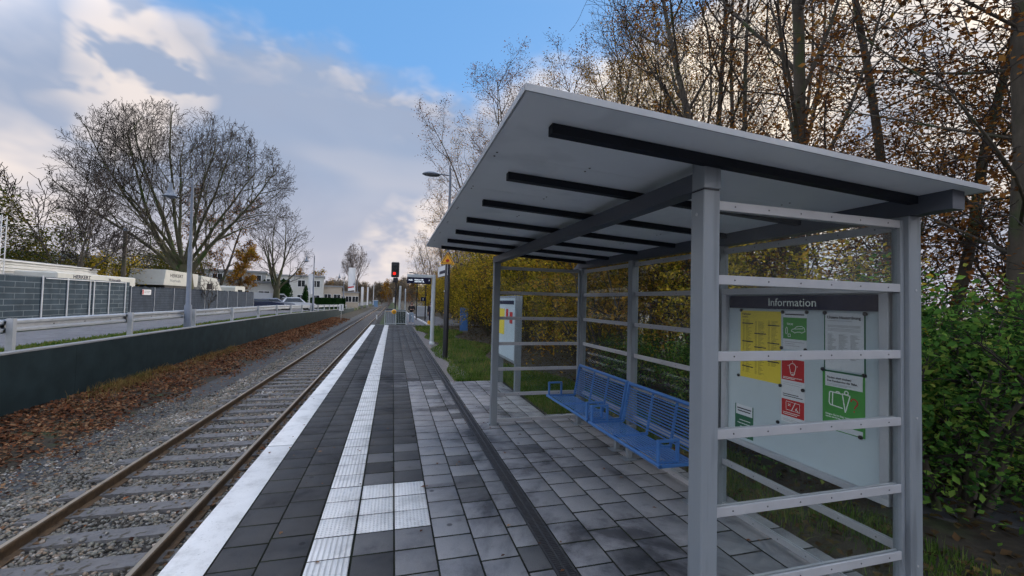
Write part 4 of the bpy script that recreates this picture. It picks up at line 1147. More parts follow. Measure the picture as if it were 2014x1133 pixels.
def make_tree(name, seed, sp, bark, twig, leaf=None, stems=1, label=None, cat='tree'):
    t = Tree(seed)
    H = sp['H']
    for i in range(stems):
        d = np.array([0, 0, 1.0])
        p = np.array([0, 0, -.15])
        if stems > 1:
            a = i * 6.283 / stems + t.r.uniform(-.4, .4); d = norm(np.array([math.cos(a) * sp.get('splay', .3), math.sin(a) * sp.get('splay', .3), 1])); p = p + np.array([math.cos(a), math.sin(a), 0]) * .12 * sp.get('spread', 1)
        t.br(p, d, H * sp.get('trunk', 1) * t.r.uniform(.85, 1.05), sp['r0'], 0, sp)
    e_ = empty(name, (0, 0, 0)); tag(e_, label, cat)
    sl_ = sp.get('trunklv', 3)
    V, F = t.tubes(range(0, sl_), None)
    link_mesh('trunk', np_mesh('trunk', V, [F], [M[bark]], smooth=True), e_)
    V, F = t.tubes(range(sl_, 6), None)
    Fs = [F]; mi = np.zeros(len(F), int); mats = [M[twig]]
    if leaf:
        tips = np.array(t.tips); n = sp['leaves']
        pool = t.r.permutation(len(tips))[:max(40, int(len(tips) * sp.get('clump', .3)))]; ix = pool[t.r.integers(0, len(pool), n)]
        keepz = t.r.uniform(0, 1, n) < np.clip(1.15 - sp.get('topthin', 0) * tips[ix][:, 2] / H, 0.02, 1)
        P_ = tips[ix][keepz]; P_ = P_ + t.r.normal(size=P_.shape) * sp.get('lj', .15)
        global rg
        lv, lf = leaves(P_, t.r.uniform(*sp['ls'], len(P_)), 1.0)
        mats.append(M[leaf]); Fs2 = [F, lf + len(V)]; V = np.concatenate([V, lv]); mi = np.concatenate([mi, np.ones(len(lf), int)]); Fs = Fs2
    link_mesh('crown', np_mesh('crown', V, Fs, mats, mi), e_)
    return e_

M['lf_yel'] = mat_leaf('yellow_green_leaf', [(.05, .06, .012), (.17, .17, .022), (.42, .33, .035), (.68, .46, .045), (.30, .28, .05), (.50, .24, .035)], .4, .45)
M['lf_brown'] = mat_leaf('brown_autumn_leaf', [(.05, .028, .014), (.12, .055, .02), (.22, .09, .03), (.34, .17, .045), (.15, .09, .03)], .4, .5)
M['lf_olive'] = mat_leaf('olive_autumn_leaf', [(.06, .05, .014), (.17, .12, .022), (.30, .18, .03), (.48, .27, .04), (.22, .10, .03)], .4, .5)
M['lf_green'] = mat_leaf('green_leaf', [(.022, .06, .018), (.055, .14, .03), (.11, .24, .045), (.20, .32, .06), (.40, .37, .08)], .35, .8)
M['lf_orange'] = mat_leaf('orange_leaf', [(.14, .06, .015), (.26, .11, .02), (.38, .18, .03), (.35, .24, .04), (.18, .17, .03)], .4, .5)
M['lf_far'] = mat_leaf('haze_tinted_far_leaf', [(.10, .085, .08), (.16, .13, .10), (.24, .19, .13), (.17, .16, .12), (.28, .22, .17)], .4, .4)  # muted greyish tones, distance haze mixed into the leaf colour
M['lf_olgr'] = mat_leaf('green_brown_leaf', [(.025, .04, .012), (.05, .075, .018), (.10, .11, .025), (.20, .15, .03), (.08, .10, .025)], .4, .5)
M['lf_hedge'] = mat_leaf('dark_green_leaf', [(.010, .03, .010), (.018, .05, .014), (.03, .07, .02)], .2, 1)

SP_BIG = dict(H=17, trunk=.26, r0=.8, rmin=.011, leaflvl=9, seg=[4, 7, 6, 5, 4, 3], fill=1, wob=[.03, .06, .10, .14, .17, .2], up=[0, .035, .05, .06, .05, .03], tap=[.25, .8, .8, .8, .7, .6],
              n=[11, 8, 6, 5, 3], t0=[.6, .22, .2, .2, .25], ang=[(6, 56), (25, 50), (25, 52), (25, 55), (25, 60)], len=[(2.3, 3.0), (.38, .6), (.45, .65), (.5, .7), (.5, .8)], shape=[0, .35, .3, .3, .2],
              rr=[.32, .36, .42, .5, .6], env=(np.array([0, 0, 9.2]), np.array([9.6, 9.6, 8.3])), trunklv=3)
SP_MID = dict(H=14, trunk=.3, r0=.45, rmin=.012, leaflvl=9, seg=[4, 6, 6, 4, 3], fill=1, wob=[.04, .07, .11, .16, .2], up=[0, .04, .06, .05, .04], tap=[.3, .8, .8, .8, .6],
              n=[7, 8, 6, 4], t0=[.5, .2, .2, .2], ang=[(10, 45), (22, 45), (25, 50), (25, 55)], len=[(2.0, 2.7), (.38, .6), (.4, .6), (.45, .7)], shape=[0, .35, .3, .2],
              rr=[.45, .4, .45, .55], env=(np.array([0, 0, 7.8]), np.array([5.0, 5.0, 6.6])), trunklv=2)
def mod(sp, **k): d = dict(sp); d.update(k); return d
SP_SPIN = mod(SP_MID, H=10, r0=.16, rmin=.010, n=[5, 8, 6, 4], env=(np.array([0, 0, 5.6]), np.array([3.6, 3.6, 4.9])))
SP_BIRCH = dict(H=16, trunk=1, r0=.13, rmin=.005, leaflvl=3, lpt=3, seg=[12, 7, 5, 4], wob=[.035, .09, .14, .2], up=[.02, .14, .08, .03], tap=[.9, .85, .8, .6], n=[22, 9, 5], t0=[.22, .15, .2],
                ang=[(28, 55), (20, 45), (25, 55)], len=[(.24, .34), (.35, .55), (.35, .6)], shape=[.7, .3, .2], rr=[.34, .45, .5], trunklv=2, leaves=2600, ls=(.05, .09), lj=.12, topthin=1.0)
SP_LAYER = dict(H=15, trunk=1, r0=.11, rmin=.005, leaflvl=2, lpt=4, seg=[11, 7, 5, 3], wob=[.04, .10, .14, .2], up=[.02, .015, .0, .0], tap=[.85, .85, .8, .6], n=[24, 9, 5], t0=[.16, .15, .2],
                ang=[(55, 85), (30, 60), (30, 60)], len=[(.24, .36), (.3, .5), (.35, .6)], shape=[.6, .4, .2], rr=[.20, .45, .5], trunklv=2, flat=1, topthin=.4, leaves=10000, ls=(.045, .085), lj=.10)
SP_MAPLE = dict(H=12, trunk=1, r0=.11, rmin=.005, leaflvl=2, lpt=4, seg=[9, 6, 5, 3], wob=[.06, .12, .16, .22], up=[.03, .08, .04, .0], tap=[.88, .85, .8, .6], n=[13, 7, 5], t0=[.18, .15, .2],
                ang=[(30, 60), (28, 55), (30, 60)], len=[(.25, .38), (.35, .55), (.35, .6)], shape=[.5, .3, .2], rr=[.33, .45, .5], trunklv=2, topthin=.15, leaves=9500, ls=(.045, .085), lj=.14, splay=.22)
SP_SHRUB = dict(H=4.6, trunk=1, r0=.035, rmin=.0035, leaflvl=1, lpt=5, seg=[7, 5, 4], wob=[.09, .16, .2], up=[.02, .05, .0], tap=[.85, .8, .6], n=[10, 6], t0=[.1, .15],
                ang=[(30, 65), (30, 60)], len=[(.28, .42), (.35, .6)], shape=[.4, .3], rr=[.5, .6], trunklv=1, leaves=6500, ls=(.075, .13), lj=.15, splay=.42, spread=2)

def place(proto, used, x, y, rz_, s, label, group=None, sz=None, z=None, tilt=0):
    if proto.name in used: o = copy_tree(proto)
    else: o = proto; used.add(proto.name)
    o.location = (x, y, zg(x, y) if z is None else z); o.rotation_euler = (tilt * math.cos(rz_ * 3), tilt * math.sin(rz_ * 5), rz_); o.scale = (s, s, sz or s)
    tag(o, label, None, group); return o
USED = set()
# ---- the left side
tb = make_tree('bare_tree', 18, SP_BIG, 'bark_green', 'twig'); place(tb, USED, -16.6, 41, 2.4, .93, 'largest bare tree with wide domed crown behind the grey lamp post', 'bare trees on the left', sz=1.0); tag(tb, cat='tree')
tm = make_tree('bare_tree', 23, SP_MID, 'bark_green', 'twig'); place(tm, USED, -14.6, 61, 0, 1.0, 'mid sized bare tree right of the largest one, before the hedge', 'bare trees on the left')
ts = make_tree('bare_tree', 31, mod(SP_SPIN, rmin=.014, n=[6, 9, 7, 4]), 'bark', 'twig'); place(ts, USED, -17.6, 30, 0, 1.06, 'thin many-stemmed bare tree left of the largest tree', 'bare trees on the left')
place(tm, USED, -21.5, 24.5, 2.1, .72, 'bare tree cut by the left picture edge', 'bare trees on the left')
place(ts, USED, -19.5, 36, 2.6, .85, 'slim bare tree behind the telegraph pole', 'bare trees on the left')
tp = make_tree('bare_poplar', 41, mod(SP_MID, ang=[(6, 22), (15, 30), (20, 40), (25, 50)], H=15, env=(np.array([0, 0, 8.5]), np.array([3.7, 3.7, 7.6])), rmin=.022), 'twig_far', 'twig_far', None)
place(tp, USED, -9.6, 116, 0, 1.05, 'pale hazy bare tree behind the tall white flag', 'bare trees on the left'); tag(tp, cat='tree')
to = make_tree('autumn_tree', 51, mod(SP_MAPLE, H=6.5, leaves=5000, ls=(.12, .2), rmin=.012), 'bark', 'twig', 'lf_orange', 1)
place(to, USED, -16.6, 54, 0, 1.0, 'small orange leaved tree beside the white low building', 'autumn trees on the left'); tag(to, cat='tree')
tb2 = make_tree('autumn_tree', 53, mod(SP_MAPLE, H=13, leaves=6000, ls=(.14, .22), rmin=.015, r0=.2), 'bark', 'twig', 'lf_brown', 2)
place(tb2, USED, -20.5, 57, 1, 1.0, 'tall russet leaved tree behind the largest bare tree', 'autumn trees on the left', sz=1.05); tag(tb2, cat='tree')
bs1 = make_tree('bush', 61, mod(SP_SHRUB, H=6, leaves=9000, ls=(.11, .17), rmin=.01, lj=.3), 'bark', 'twig', 'lf_olgr', 6, cat='bush')
bs2 = make_tree('bush', 62, mod(SP_SHRUB, H=4.2, leaves=6000, ls=(.11, .17), rmin=.01, lj=.3), 'bark', 'twig', 'lf_yel', 6, cat='bush')
lb = [(-19.0, 23.6, 1.1, bs1, 'olive green bush at the left picture edge above the white shed'), (-18.4, 26.2, .92, bs1, 'tall olive bush behind the white shed'), (-18.6, 29.0, .58, bs1, 'olive bush behind the right end of the white shed'),
      (-17.6, 31.4, .66, bs2, 'yellow bush just right of the white shed'), (-17.3, 34.3, .95, bs2, 'yellow bush at the foot of the telegraph pole'), (-18.4, 36.2, .66, bs1, 'green and yellow bush left of the biggest trunk'),
      (-19.5, 44.5, 1.0, bs1, 'russet bush behind the white motorhome'), (-20.5, 49.5, 1.05, bs1, 'russet bush behind the pale caravan'), (-17.0, 37.6, .75, bs2, 'low yellow bush before the biggest tree trunk'), (-17.2, 46.6, .72, bs2, 'bright yellow bush behind the white cab'), (-22, 33, .75, bs1, 'dark olive bush far behind the telegraph pole')]
for i, (x, y, s, p, l) in enumerate(lb): place(p, USED, x - 2.4, y + (3 if i < 3 else 2), i * 1.3, s, l, 'bushes behind the left fence')
# small roadside tree
tr_ = make_tree('young_tree', 71, mod(SP_SPIN, H=4, r0=.05, rmin=.012, n=[4, 6, 4, 2], env=(np.array([0, 0, 2.6]), np.array([1.0, 1.0, 1.9]))), 'bark', 'twig'); place(tr_, USED, -14.0, 38.6, 0, .85, 'young bare tree standing before the dark screen fence'); tag(tr_, cat='tree')

# ---- the thicket on the right
ty1 = make_tree('yellow_shrub', 81, SP_SHRUB, 'bark', 'twig', 'lf_yel', 8, cat='shrub'); ty2 = make_tree('yellow_shrub', 82, mod(SP_SHRUB, H=5.4, leaves=10000), 'bark', 'twig', 'lf_yel', 7, cat='shrub')
ty3 = make_tree('olive_shrub', 83, mod(SP_SHRUB, H=5.0, leaves=8000), 'bark', 'twig', 'lf_olive', 7, cat='shrub')
ty4 = make_tree('russet_shrub', 86, mod(SP_SHRUB, H=5.2, leaves=8000, clump=.5, ls=(.04, .075)), 'bark', 'twig', 'lf_brown', 7, cat='shrub')
tg = make_tree('green_shrub', 84, mod(SP_SHRUB, H=1.9, leaves=9000, clump=.25, ls=(.025, .07), lj=.10, rmin=.002), 'bark', 'twig', 'lf_green', 9, cat='shrub')
tma = make_tree('maple_tree', 91, SP_MAPLE, 'bark', 'twig', 'lf_olive', 3); tla = make_tree('beech_tree', 92, SP_LAYER, 'bark', 'twig', 'lf_brown', 1)
tla2 = make_tree('beech_tree', 93, mod(SP_LAYER, H=13, leaves=9000, splay=.10, r0=.085), 'bark', 'twig', 'lf_brown', 2); tbi = make_tree('birch_tree', 94, SP_BIRCH, 'bark', 'twig', 'lf_orange', 2); tbi2 = make_tree('birch_tree', 95, mod(SP_BIRCH, leaves=1800), 'bark', 'twig', 'lf_olive', 1)
tmb = make_tree('maple_tree', 96, mod(SP_MAPLE, H=13, leaves=9000, topthin=.15), 'bark', 'twig', 'lf_brown', 3)
for o in (tma, tla, tla2, tbi, tbi2, tmb): tag(o, cat='tree')
r3 = random.Random(12)
where = lambda y: 'beside the camera end of the shelter' if y < 3 else 'behind the notice board' if y < 5 else 'behind the blue benches' if y < 8 else 'beyond the information cabinet' if y < 13 else 'level with the black lamp post' if y < 17 else 'level with the display column' if y < 23 else 'by the blue utility box' if y < 30 else 'near the walking people' if y < 42 else 'far along the track'
cnt = {}
ordw = ['front', 'second', 'third', 'fourth', 'fifth', 'sixth', 'seventh', 'eighth', 'ninth', 'tenth']
def nlabel(kind, y, row):
    k = (kind, where(y), row); cnt[k] = cnt.get(k, 0) + 1
    n = cnt[k]
    return f"{['', ordw[n - 1] + ' '][n > 1]}{kind}, {row}, {where(y)}" 
y = 5.0; k = 0
while y < 75:
    x = 5.9 + .5 * math.sin(k * 2.1) + (.4 if y > 30 else 0)
    p = [ty1, ty2, ty3, ty1, ty2][k % 5]
    place(p, USED, x, y, k * 1.7, r3.uniform(.82, 1.05) * (.68 if y < 9 else 1), nlabel(['lime yellow leafy shrub', 'tall lime yellow shrub', 'olive leaved shrub', 'lime yellow leafy shrub', 'tall lime yellow shrub'][k % 5], y, 'front row'), 'leafy shrubs of the right thicket')
    y += 2.0 + y * .025; k += 1
y = .5
while y < 60:
    x = 8.6 + .7 * math.sin(k * 1.3)
    p = [ty2, ty3, ty3, ty1][k % 4] if y > 11 else ty4
    place(p, USED, x, y, k * 1.7, r3.uniform(.95, 1.25), nlabel(['tall lime yellow shrub', 'olive leaved shrub', 'olive leaved shrub', 'lime yellow leafy shrub'][k % 4] if y > 11 else 'russet leaved shrub', y, 'second row'), 'leafy shrubs of the right thicket')
    y += 2.6 + y * .03; k += 1
y = -1
while y < 50:
    x = 12.5 + .9 * math.sin(k * 1.9)
    place([ty3, ty2][k % 2] if y > 12 else ty4, USED, x, y, k * 2.3, r3.uniform(1.2, 1.5), nlabel(['olive leaved shrub', 'tall lime yellow shrub'][k % 2] if y > 12 else 'russet leaved shrub', y, 'rear'), 'leafy shrubs of the right thicket')
    y += 4.6 + y * .03; k += 1
gl = [(4.75, 3.7, 1.0), (5.3, 2.95, 1.15), (6.1, 3.3, 1.1), (5.6, 4.4, 1.1), (6.9, 2.3, 1.15), (6.4, 1.5, 1.0), (7.4, 3.9, 1.2), (6.6, 5.3, 1.1), (5.2, 6.1, .75), (5.1, 8.3, .7)]
gl_l = ['bushy green shrub just right of the shelter corner post', 'full green shrub right of the shelter above the flagstones', 'rounded green shrub in mid thicket right of the shelter', 'green shrub seen through the notice board bay', 'wide green shrub at the right picture edge', 'green shrub lowest at the right picture edge', 'green shrub under the brown beech at right', 'green shrub behind the post of the notice board', 'small green shrub behind the nearer blue bench', 'small green shrub behind the farther blue bench']
for i, ((x, y, s), l) in enumerate(zip(gl, gl_l)): place(tg, USED, x, y, i * 1.1, s, l, 'green shrubs of the thicket')
T = [(7.5, 3.5, tla, 1.0, 'slim brown leaved beech nearest the right picture edge'), (8.3, 4.9, tla2, 1.1, 'two-stemmed brown beech right of the shelter roof end'), (7.6, 6.7, tbi, 1.0, 'tall twin birch with yellow leaves above the roof middle'),
     (8.8, 9.3, tmb, .95, 'brown dotted maple above the roof, left of the twin birch'), (7.2, 11.2, tma, .82, 'olive leaved maple above the left half of the roof'),
     (10.4, 12.5, tbi, 1.0, 'tall twin birch rising behind the olive maple'), (8.2, 15.5, tma, 1.0, 'olive leaved maple behind the front roof corner'), (7.4, 19.5, tmb, 1.05, 'brown leaved maple at the left of the front roof corner'),
     (9.4, 3.0, tla2, 1.15, 'brown beech deep in the thicket at the right edge'), 
     (6.6, 24.5, tmb, 1.15, 'brown leaved maple right of the lamp head'), (7.9, 28, tbi2, .9, 'thin birch above the black lamp post'), (6.9, 32, tma, 1.15, 'tall olive maple behind the lamp head'), (7.4, 38, tmb, 1.05, 'tall brown maple just beyond the utility box'),
     (6.8, 45, tla2, .88, 'brown beech above the train display'), (7.4, 53, tma, 1.0, 'olive maple above the train display'), (6.8, 62, tmb, .95, 'brown maple right of the signal'), (7.2, 72, tbi, .75, 'twin birch right of the signal'), (6.4, 84, tma, 1.0, 'olive maple closest to the red signal'),
     (10.8, 20, tla, 1.15, 'brown beech of the rear row by the display column'), (10.2, 34, tma, 1.25, 'olive maple of the rear row by the walking people'), (13.5, 14, tmb, 1.3, 'brown maple of the rear row level with the lamp post')]
for i, (x, y, p, s, l) in enumerate(T): place(p, USED, x, y, i * 2.2, s, l, 'tall trees of the right thicket', tilt=.05)
# far trees closing the view along the track
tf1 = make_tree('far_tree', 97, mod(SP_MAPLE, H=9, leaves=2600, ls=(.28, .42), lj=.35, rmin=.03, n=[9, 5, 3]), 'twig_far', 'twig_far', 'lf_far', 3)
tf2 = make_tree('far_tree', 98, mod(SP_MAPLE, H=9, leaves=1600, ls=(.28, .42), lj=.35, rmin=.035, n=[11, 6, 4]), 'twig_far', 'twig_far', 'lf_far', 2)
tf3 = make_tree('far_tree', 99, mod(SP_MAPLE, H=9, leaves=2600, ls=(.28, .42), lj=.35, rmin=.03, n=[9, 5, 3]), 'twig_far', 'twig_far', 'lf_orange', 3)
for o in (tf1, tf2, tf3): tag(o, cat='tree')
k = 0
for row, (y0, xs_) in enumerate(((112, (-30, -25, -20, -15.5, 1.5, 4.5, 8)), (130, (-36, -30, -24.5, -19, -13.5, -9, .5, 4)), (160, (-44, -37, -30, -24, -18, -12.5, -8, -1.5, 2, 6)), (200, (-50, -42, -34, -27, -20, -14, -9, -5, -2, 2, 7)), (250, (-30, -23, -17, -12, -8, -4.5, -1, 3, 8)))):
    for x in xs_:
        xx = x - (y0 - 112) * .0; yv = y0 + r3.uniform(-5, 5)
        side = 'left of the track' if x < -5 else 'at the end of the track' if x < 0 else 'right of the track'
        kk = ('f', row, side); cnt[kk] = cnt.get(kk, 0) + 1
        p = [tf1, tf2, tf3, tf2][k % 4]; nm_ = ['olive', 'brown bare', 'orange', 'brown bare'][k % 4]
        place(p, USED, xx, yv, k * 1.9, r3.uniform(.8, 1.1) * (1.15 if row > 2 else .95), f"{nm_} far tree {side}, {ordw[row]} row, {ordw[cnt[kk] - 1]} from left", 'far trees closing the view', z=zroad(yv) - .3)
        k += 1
# far wooded ridge
fw_n = 5200
X = rg.uniform(-120, 60, fw_n); Y = rg.uniform(290, 330, fw_n); Z_ = rg.uniform(0, 1, fw_n) ** .8 * (9 + 2.5 * np.sin(X * .11) + 1.5 * np.sin(X * .31))
a, b = leaves(np.stack([X, Y, Z_], 1), rg.uniform(2.0, 3.4, fw_n), 1.2)
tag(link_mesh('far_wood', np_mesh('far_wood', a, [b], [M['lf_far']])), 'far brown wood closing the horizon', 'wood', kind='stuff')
# ------------------------------------------------------------------ left side: guard rail, fences, lamps, vehicles, buildings
gr = empty('guard_rail', (-8.1, 12, .45), 0, 'galvanised steel guard rail on posts along the edge of the road', 'guard rail')
gy = [7.6, 12.0, 16.4, 20.9, 25.3, 29.8, 34.2, 38.6, 43, 47.4, 51.8, 56.2, 60.6, 65, 69.4, 73.8, 78, 82]
prof = [(-.03, -.155), (.03, -.12), (.03, -.07), (-.02, -.03), (-.02, .03), (.03, .07), (.03, .12), (-.03, .155), (-.036, .155), (.022, .116), (.022, .075), (-.028, .035), (-.028, -.035), (.022, -.075), (.022, -.116), (-.036, -.155)]
for y0, y1 in zip(gy, gy[1:]):
    mb = MB(); za, zb2 = zroad(y0) + .60, zroad(y1) + .60
    n = len(prof); vs = [(-.10 + a, y0 - 12 - .1, za - .45 + b) for a, b in prof] + [(-.10 + a, y1 - 12, zb2 - .45 + b) for a, b in prof]
    mb.add(vs, [(i, (i + 1) % n, n + (i + 1) % n, n + i) for i in range(n)] + [tuple(range(n))[::-1], tuple(range(n, 2 * n))], M['galv'])
    for t_ in (.3, .55, .8): mb.box((-.066, y0 - 12 + (y1 - y0) * t_ - .02, za - .46), (-.055, y0 - 12 + (y1 - y0) * t_ + .02, za - .44), M['screw'])
    mb.build('beam', gr)
for y in gy:
    q = MB(); z = zroad(y) - .45
    q.prism([(-.06, -.05), (.06, -.05), (.06, .05), (.045, .05), (.045, -.038), (-.045, -.038), (-.045, .05), (-.06, .05)], z - .1, z + .78, M['galv'], axis='z', M=Matrix.Translation((0, y - 12, 0)))
    q.build('post', gr)
# lamps of the old bell type
def bell_lamp():
    r = empty('street_lamp', (0, 0, 0))
    m = M['pole']
    MB().lathe([(.13, 0), (.13, .9), (.09, .95), (.08, 3.2), (.07, 3.25), (.055, 3.3), (.045, 5.9)], m, 14).build('pole', r)
    a = [(0, 0, 5.4), (0, 0, 5.98)] + [(-.36 + .36 * math.cos(t), 0, 5.98 + .10 * math.sin(t)) for t in [i * math.pi / 8 for i in range(9)]] + [(-.72, 0, 5.8)]
    MB().tube(a, .018, m, 8).build('arm', r)
    MB().lathe([(.0, 5.56), (.05, 5.55), (.06, 5.4), (.10, 5.3), (.14, 5.15), (.2, 5.06), (.27, 5.03), (.28, 5.0), (.2, 5.0), (.13, 4.96), (0, 4.93)], m, 18, M=Matrix.Translation((-.72, 0, .27))).build('lamp_shade', r)
    return r
la = bell_lamp(); la.location = (-8.0, 20.1, .5); la.rotation_euler = (0, R(-.6), R(8)); tag(la, 'nearest blue grey lamp post with bell shade by the guard rail', 'street lamp', 'bell lamps along the road')
for i, (y, l) in enumerate(((48, 'second bell lamp along the guard rail, before the white flag'), (76, 'third bell lamp, small, beyond the hedge'), (104, 'farthest bell lamp near the white totems'))):
    o = copy_tree(la); o.location = (-8.0, y, zroad(y)); tag(o, l, 'street lamp', 'bell lamps along the road')
# block screen fence
M['block'] = mat_brick('slate_block_screen', (.045, .066, .085), (.058, .08, .10), (.16, .19, .21), .95, .235, .016, swap='yz')
M['screen'] = mat_brick('dark_mesh_screen', (.060, .078, .105), (.07, .088, .12), (.04, .052, .07), .12, .16, .03, swap='yz', bump=.2)
fa = empty('block_fence', (-14.5, 22, .55), 0, 'slate coloured block pattern fence with white posts at the left', 'fence')
MB().box((-.05, -9, -.2), (.0, 7.1, 1.90), M['block']).build('panel', fa)
fp = [(16, 1.93), (19.3, 1.93), (22.83, 1.96), (24.29, 1.90), (25.78, 1.86), (26.07, 1.86), (27.25, 1.84), (28.65, 1.88)]
for y, h in fp: MB().tube([(.045, y - 22, -.1), (.045, y - 22, h)], .028, M['white'], 8).build('post', fa)
MB().tube([(.05, 1.0, 1.84), (.05, 6.65, 1.84)], .02, M['white'], 6).build('top_rail', fa)
fc = empty('screen_fence', (-14.5, 40, .55), 0, 'long dark grey woven privacy screen fence behind the lamp post', 'fence')
q = MB(); q.box((-.02, -10.9, -.2), (.02, 11.5, 1.62), M['screen']); q.build('panel', fc)
q = MB(); r2 = random.Random(2)
for i in range(230):
    yv = -10.9 + i * .0975; h = r2.uniform(.02, .09)
    q.box((-.018, yv, 1.6205), (.018, yv + .05, 1.6205 + h), M['screen'])
q.build('ragged_top', fc)
for i in range(10): MB().tube([(.045, -10.8 + i * 2.46, -.15), (.045, -10.8 + i * 2.46, 1.68)], .025, M['galv'], 6).build('post', fc)
sg = empty('fence_sign', (-14.42, 30.2, 1.75), 0, 'small white sign with red edge on the fence', 'sign')
MB().box((0, 0, 0), (.012, .95, .32), M['white']).build('plate', sg); MB().box((.0125, .02, .02), (.016, .14, .30), M['redp']).build('red_edge', sg)
MB().box((.0125, .2, .20), (.014, .85, .24), M['inkg']).box((.0125, .2, .10), (.014, .8, .14), M['inkg']).build('lettering', sg)
# telegraph pole and white mast
tp_ = empty('telegraph_pole', (-16, 31.4, .4), 0, 'dark wooden telegraph pole behind the fence', 'pole')
MB().tube([(0, 0, 0), (0, 0, 5.25)], [.13, .10], M['bark'], 10).build('pole', tp_); MB().tube([(0, 0, 5.25), (0, 0, 5.42)], .13, M['pole'], 8).build('cap', tp_)
MB().tube([(0, .0, 5.0), (-1, -6, 5.45), (-2, -12, 6.4)], .012, M['black'], 4).build('wire', tp_)
wm = empty('mast', (-16, 22.85, .4), 0, 'white lattice mast at the left picture edge', 'mast')
q = MB()
for a in (-.12, .12):
    for b in (-.12, .12): q.tube([(a, b, 0), (a, b, 4.6)], .02, M['white'], 6)
for i in range(15): q.tube([(-.12, -.12, .3 * i), (.12, .12, .3 * i + .3)], .012, M['white'], 5); q.tube([(-.12, .12, .3 * i), (.12, -.12, .3 * i + .3)], .012, M['white'], 5)
q.build('lattice', wm)
# corrugated shed
M['corr'] = mat_noise('white_corrugated_sheet', (.50, .51, .50), (.62, .62, .61), 1, .5)
shd = empty('shed', (-17, 25.5, .43), 0, 'white corrugated metal shed behind the slate block fence', 'shed')
q = MB(); q.box((-3, -9, 0), (-.06, 5.4, 2.72), M['corr'])
q.build('wall', shd); q = MB()
for i in range(15):
    z = .3 + i * .162; q.prism([(-.059, z), (-.0, z + .035), (-.0, z + .07), (-.059, z + .105)], -9, 5.4, M['corr'])
q.build('corrugation', shd)
MB().prism([(-3.1, 2.73), (.05, 2.73), (.05, 2.78), (-1.5, 2.95), (-3.1, 2.8)], -9.1, 5.5, M['corr']).build('roof', shd)
M['box'] = mat_noise('cream_white_box_body', (.54, .55, .51), (.64, .64, .60), 1.5, .45)
M['wglass'] = flat('dark_window_glass', (.02, .025, .03), .12, spec=.8)
M['tyre'] = flat('tyre', (.015, .015, .016), .8)
def wheel(par, x, y, r, w_=.22, z0=0):
    q = MB(); q.tube([(x - w_ / 2, y, r + z0), (x + w_ / 2, y, r + z0)], r, M['tyre'], 18); wh = q.build('wheel', par)
    MB().tube([(x - w_ / 2 - .006, y, r + z0), (x + w_ / 2 + .006, y, r + z0)], r * .6, M['galv'], 14).build('rim', wh)
# long trailer with lettering
tl = empty('trailer', (-16.6, 28.2, .43), 0, 'white trailer with dark lettering in front of the corrugated shed', 'trailer')
MB().box((-.2, -3.4, .7), (1.4, 2.9, 2.33), M['box'], bev=.05).build('box_body', tl)
for yv in (-2, 1.6): wheel(tl, 1.1, yv, .45)
text_obj('lettering', 'HERKERT', .25, M['navy'], facing(1.4015, -2.35, 2.07, '+x'), tl, bold=.006, ext=.002, sx=1.2)
text_obj('lettering', 'Wohnmobile', .2, M['navy'], facing(1.4015, .35, 2.05, '+x'), tl, bold=.005, ext=.002, sx=1.0)
# box truck
tk = empty('truck', (-17.4, 40.5, .43), 0, 'cream box body truck with lettering before the biggest tree trunk', 'truck')
q = MB(); q.prism([(-3.9, 2.05), (1.6, 2.05), (1.75, 3.12), (-3.6, 3.2)], -1.0, 1.2, M['box'], axis='x'); q.build('box_body', tk)
MB().box((-.95, -3.5, 1.75), (1.1, 1.5, 2.045), M['black']).build('painted_shadow_strip', tk)  # black strip painted in for the shadow below the overhanging box
MB().box((-.9, -3.6, .7), (1.05, 1.4, 1.745), M['navy'], bev=.03).build('chassis', tk)
for yv in (-2.4, .6): wheel(tk, .9, yv, .45)
text_obj('lettering', 'HERKERT', .36, M['ink'], facing(1.2015, -3.0, 2.68, '+x'), tk, bold=.006, ext=.002, sx=1.35)
text_obj('lettering', 'Verleih', .30, M['inkg'], facing(1.2015, -3.0, 2.32, '+x'), tk, bold=.004, ext=.002, sx=1.9)
ca = empty('motorhome', (-17.2, 45.6, .43), 0, 'white motorhome with sloping nose behind the dark screen', 'motorhome')
MB().prism([(-3.1, .5), (3.4, .5), (3.5, 1.4), (2.6, 1.75), (1.6, 1.9), (.3, 2.95), (-3.0, 3.05)], -1, 1.1, M['box'], axis='x').build('body', ca)
MB().box((1.102, -1.8, 1.9), (1.11, -.6, 2.4), M['wglass']).build('window', ca)
for yv in (-2.2, 2.2): wheel(ca, .95, yv, .38)
cb_ = empty('caravan', (-16.8, 51.0, .43), 0, 'pale rounded caravan beside the motorhome', 'caravan')
MB().prism([(-1.3, .4), (1.5, .4), (1.6, .8), (1.6, 2.2), (1.45, 2.38), (-1.25, 2.38), (-1.4, 2.2), (-1.4, .6)], -1, 1.1, M['box'], axis='x').build('body', cb_)
MB().box((1.102, -.6, 1.4), (1.11, .7, 2.0), M['wglass']).build('window', cb_); wheel(cb_, .95, .1, .34)
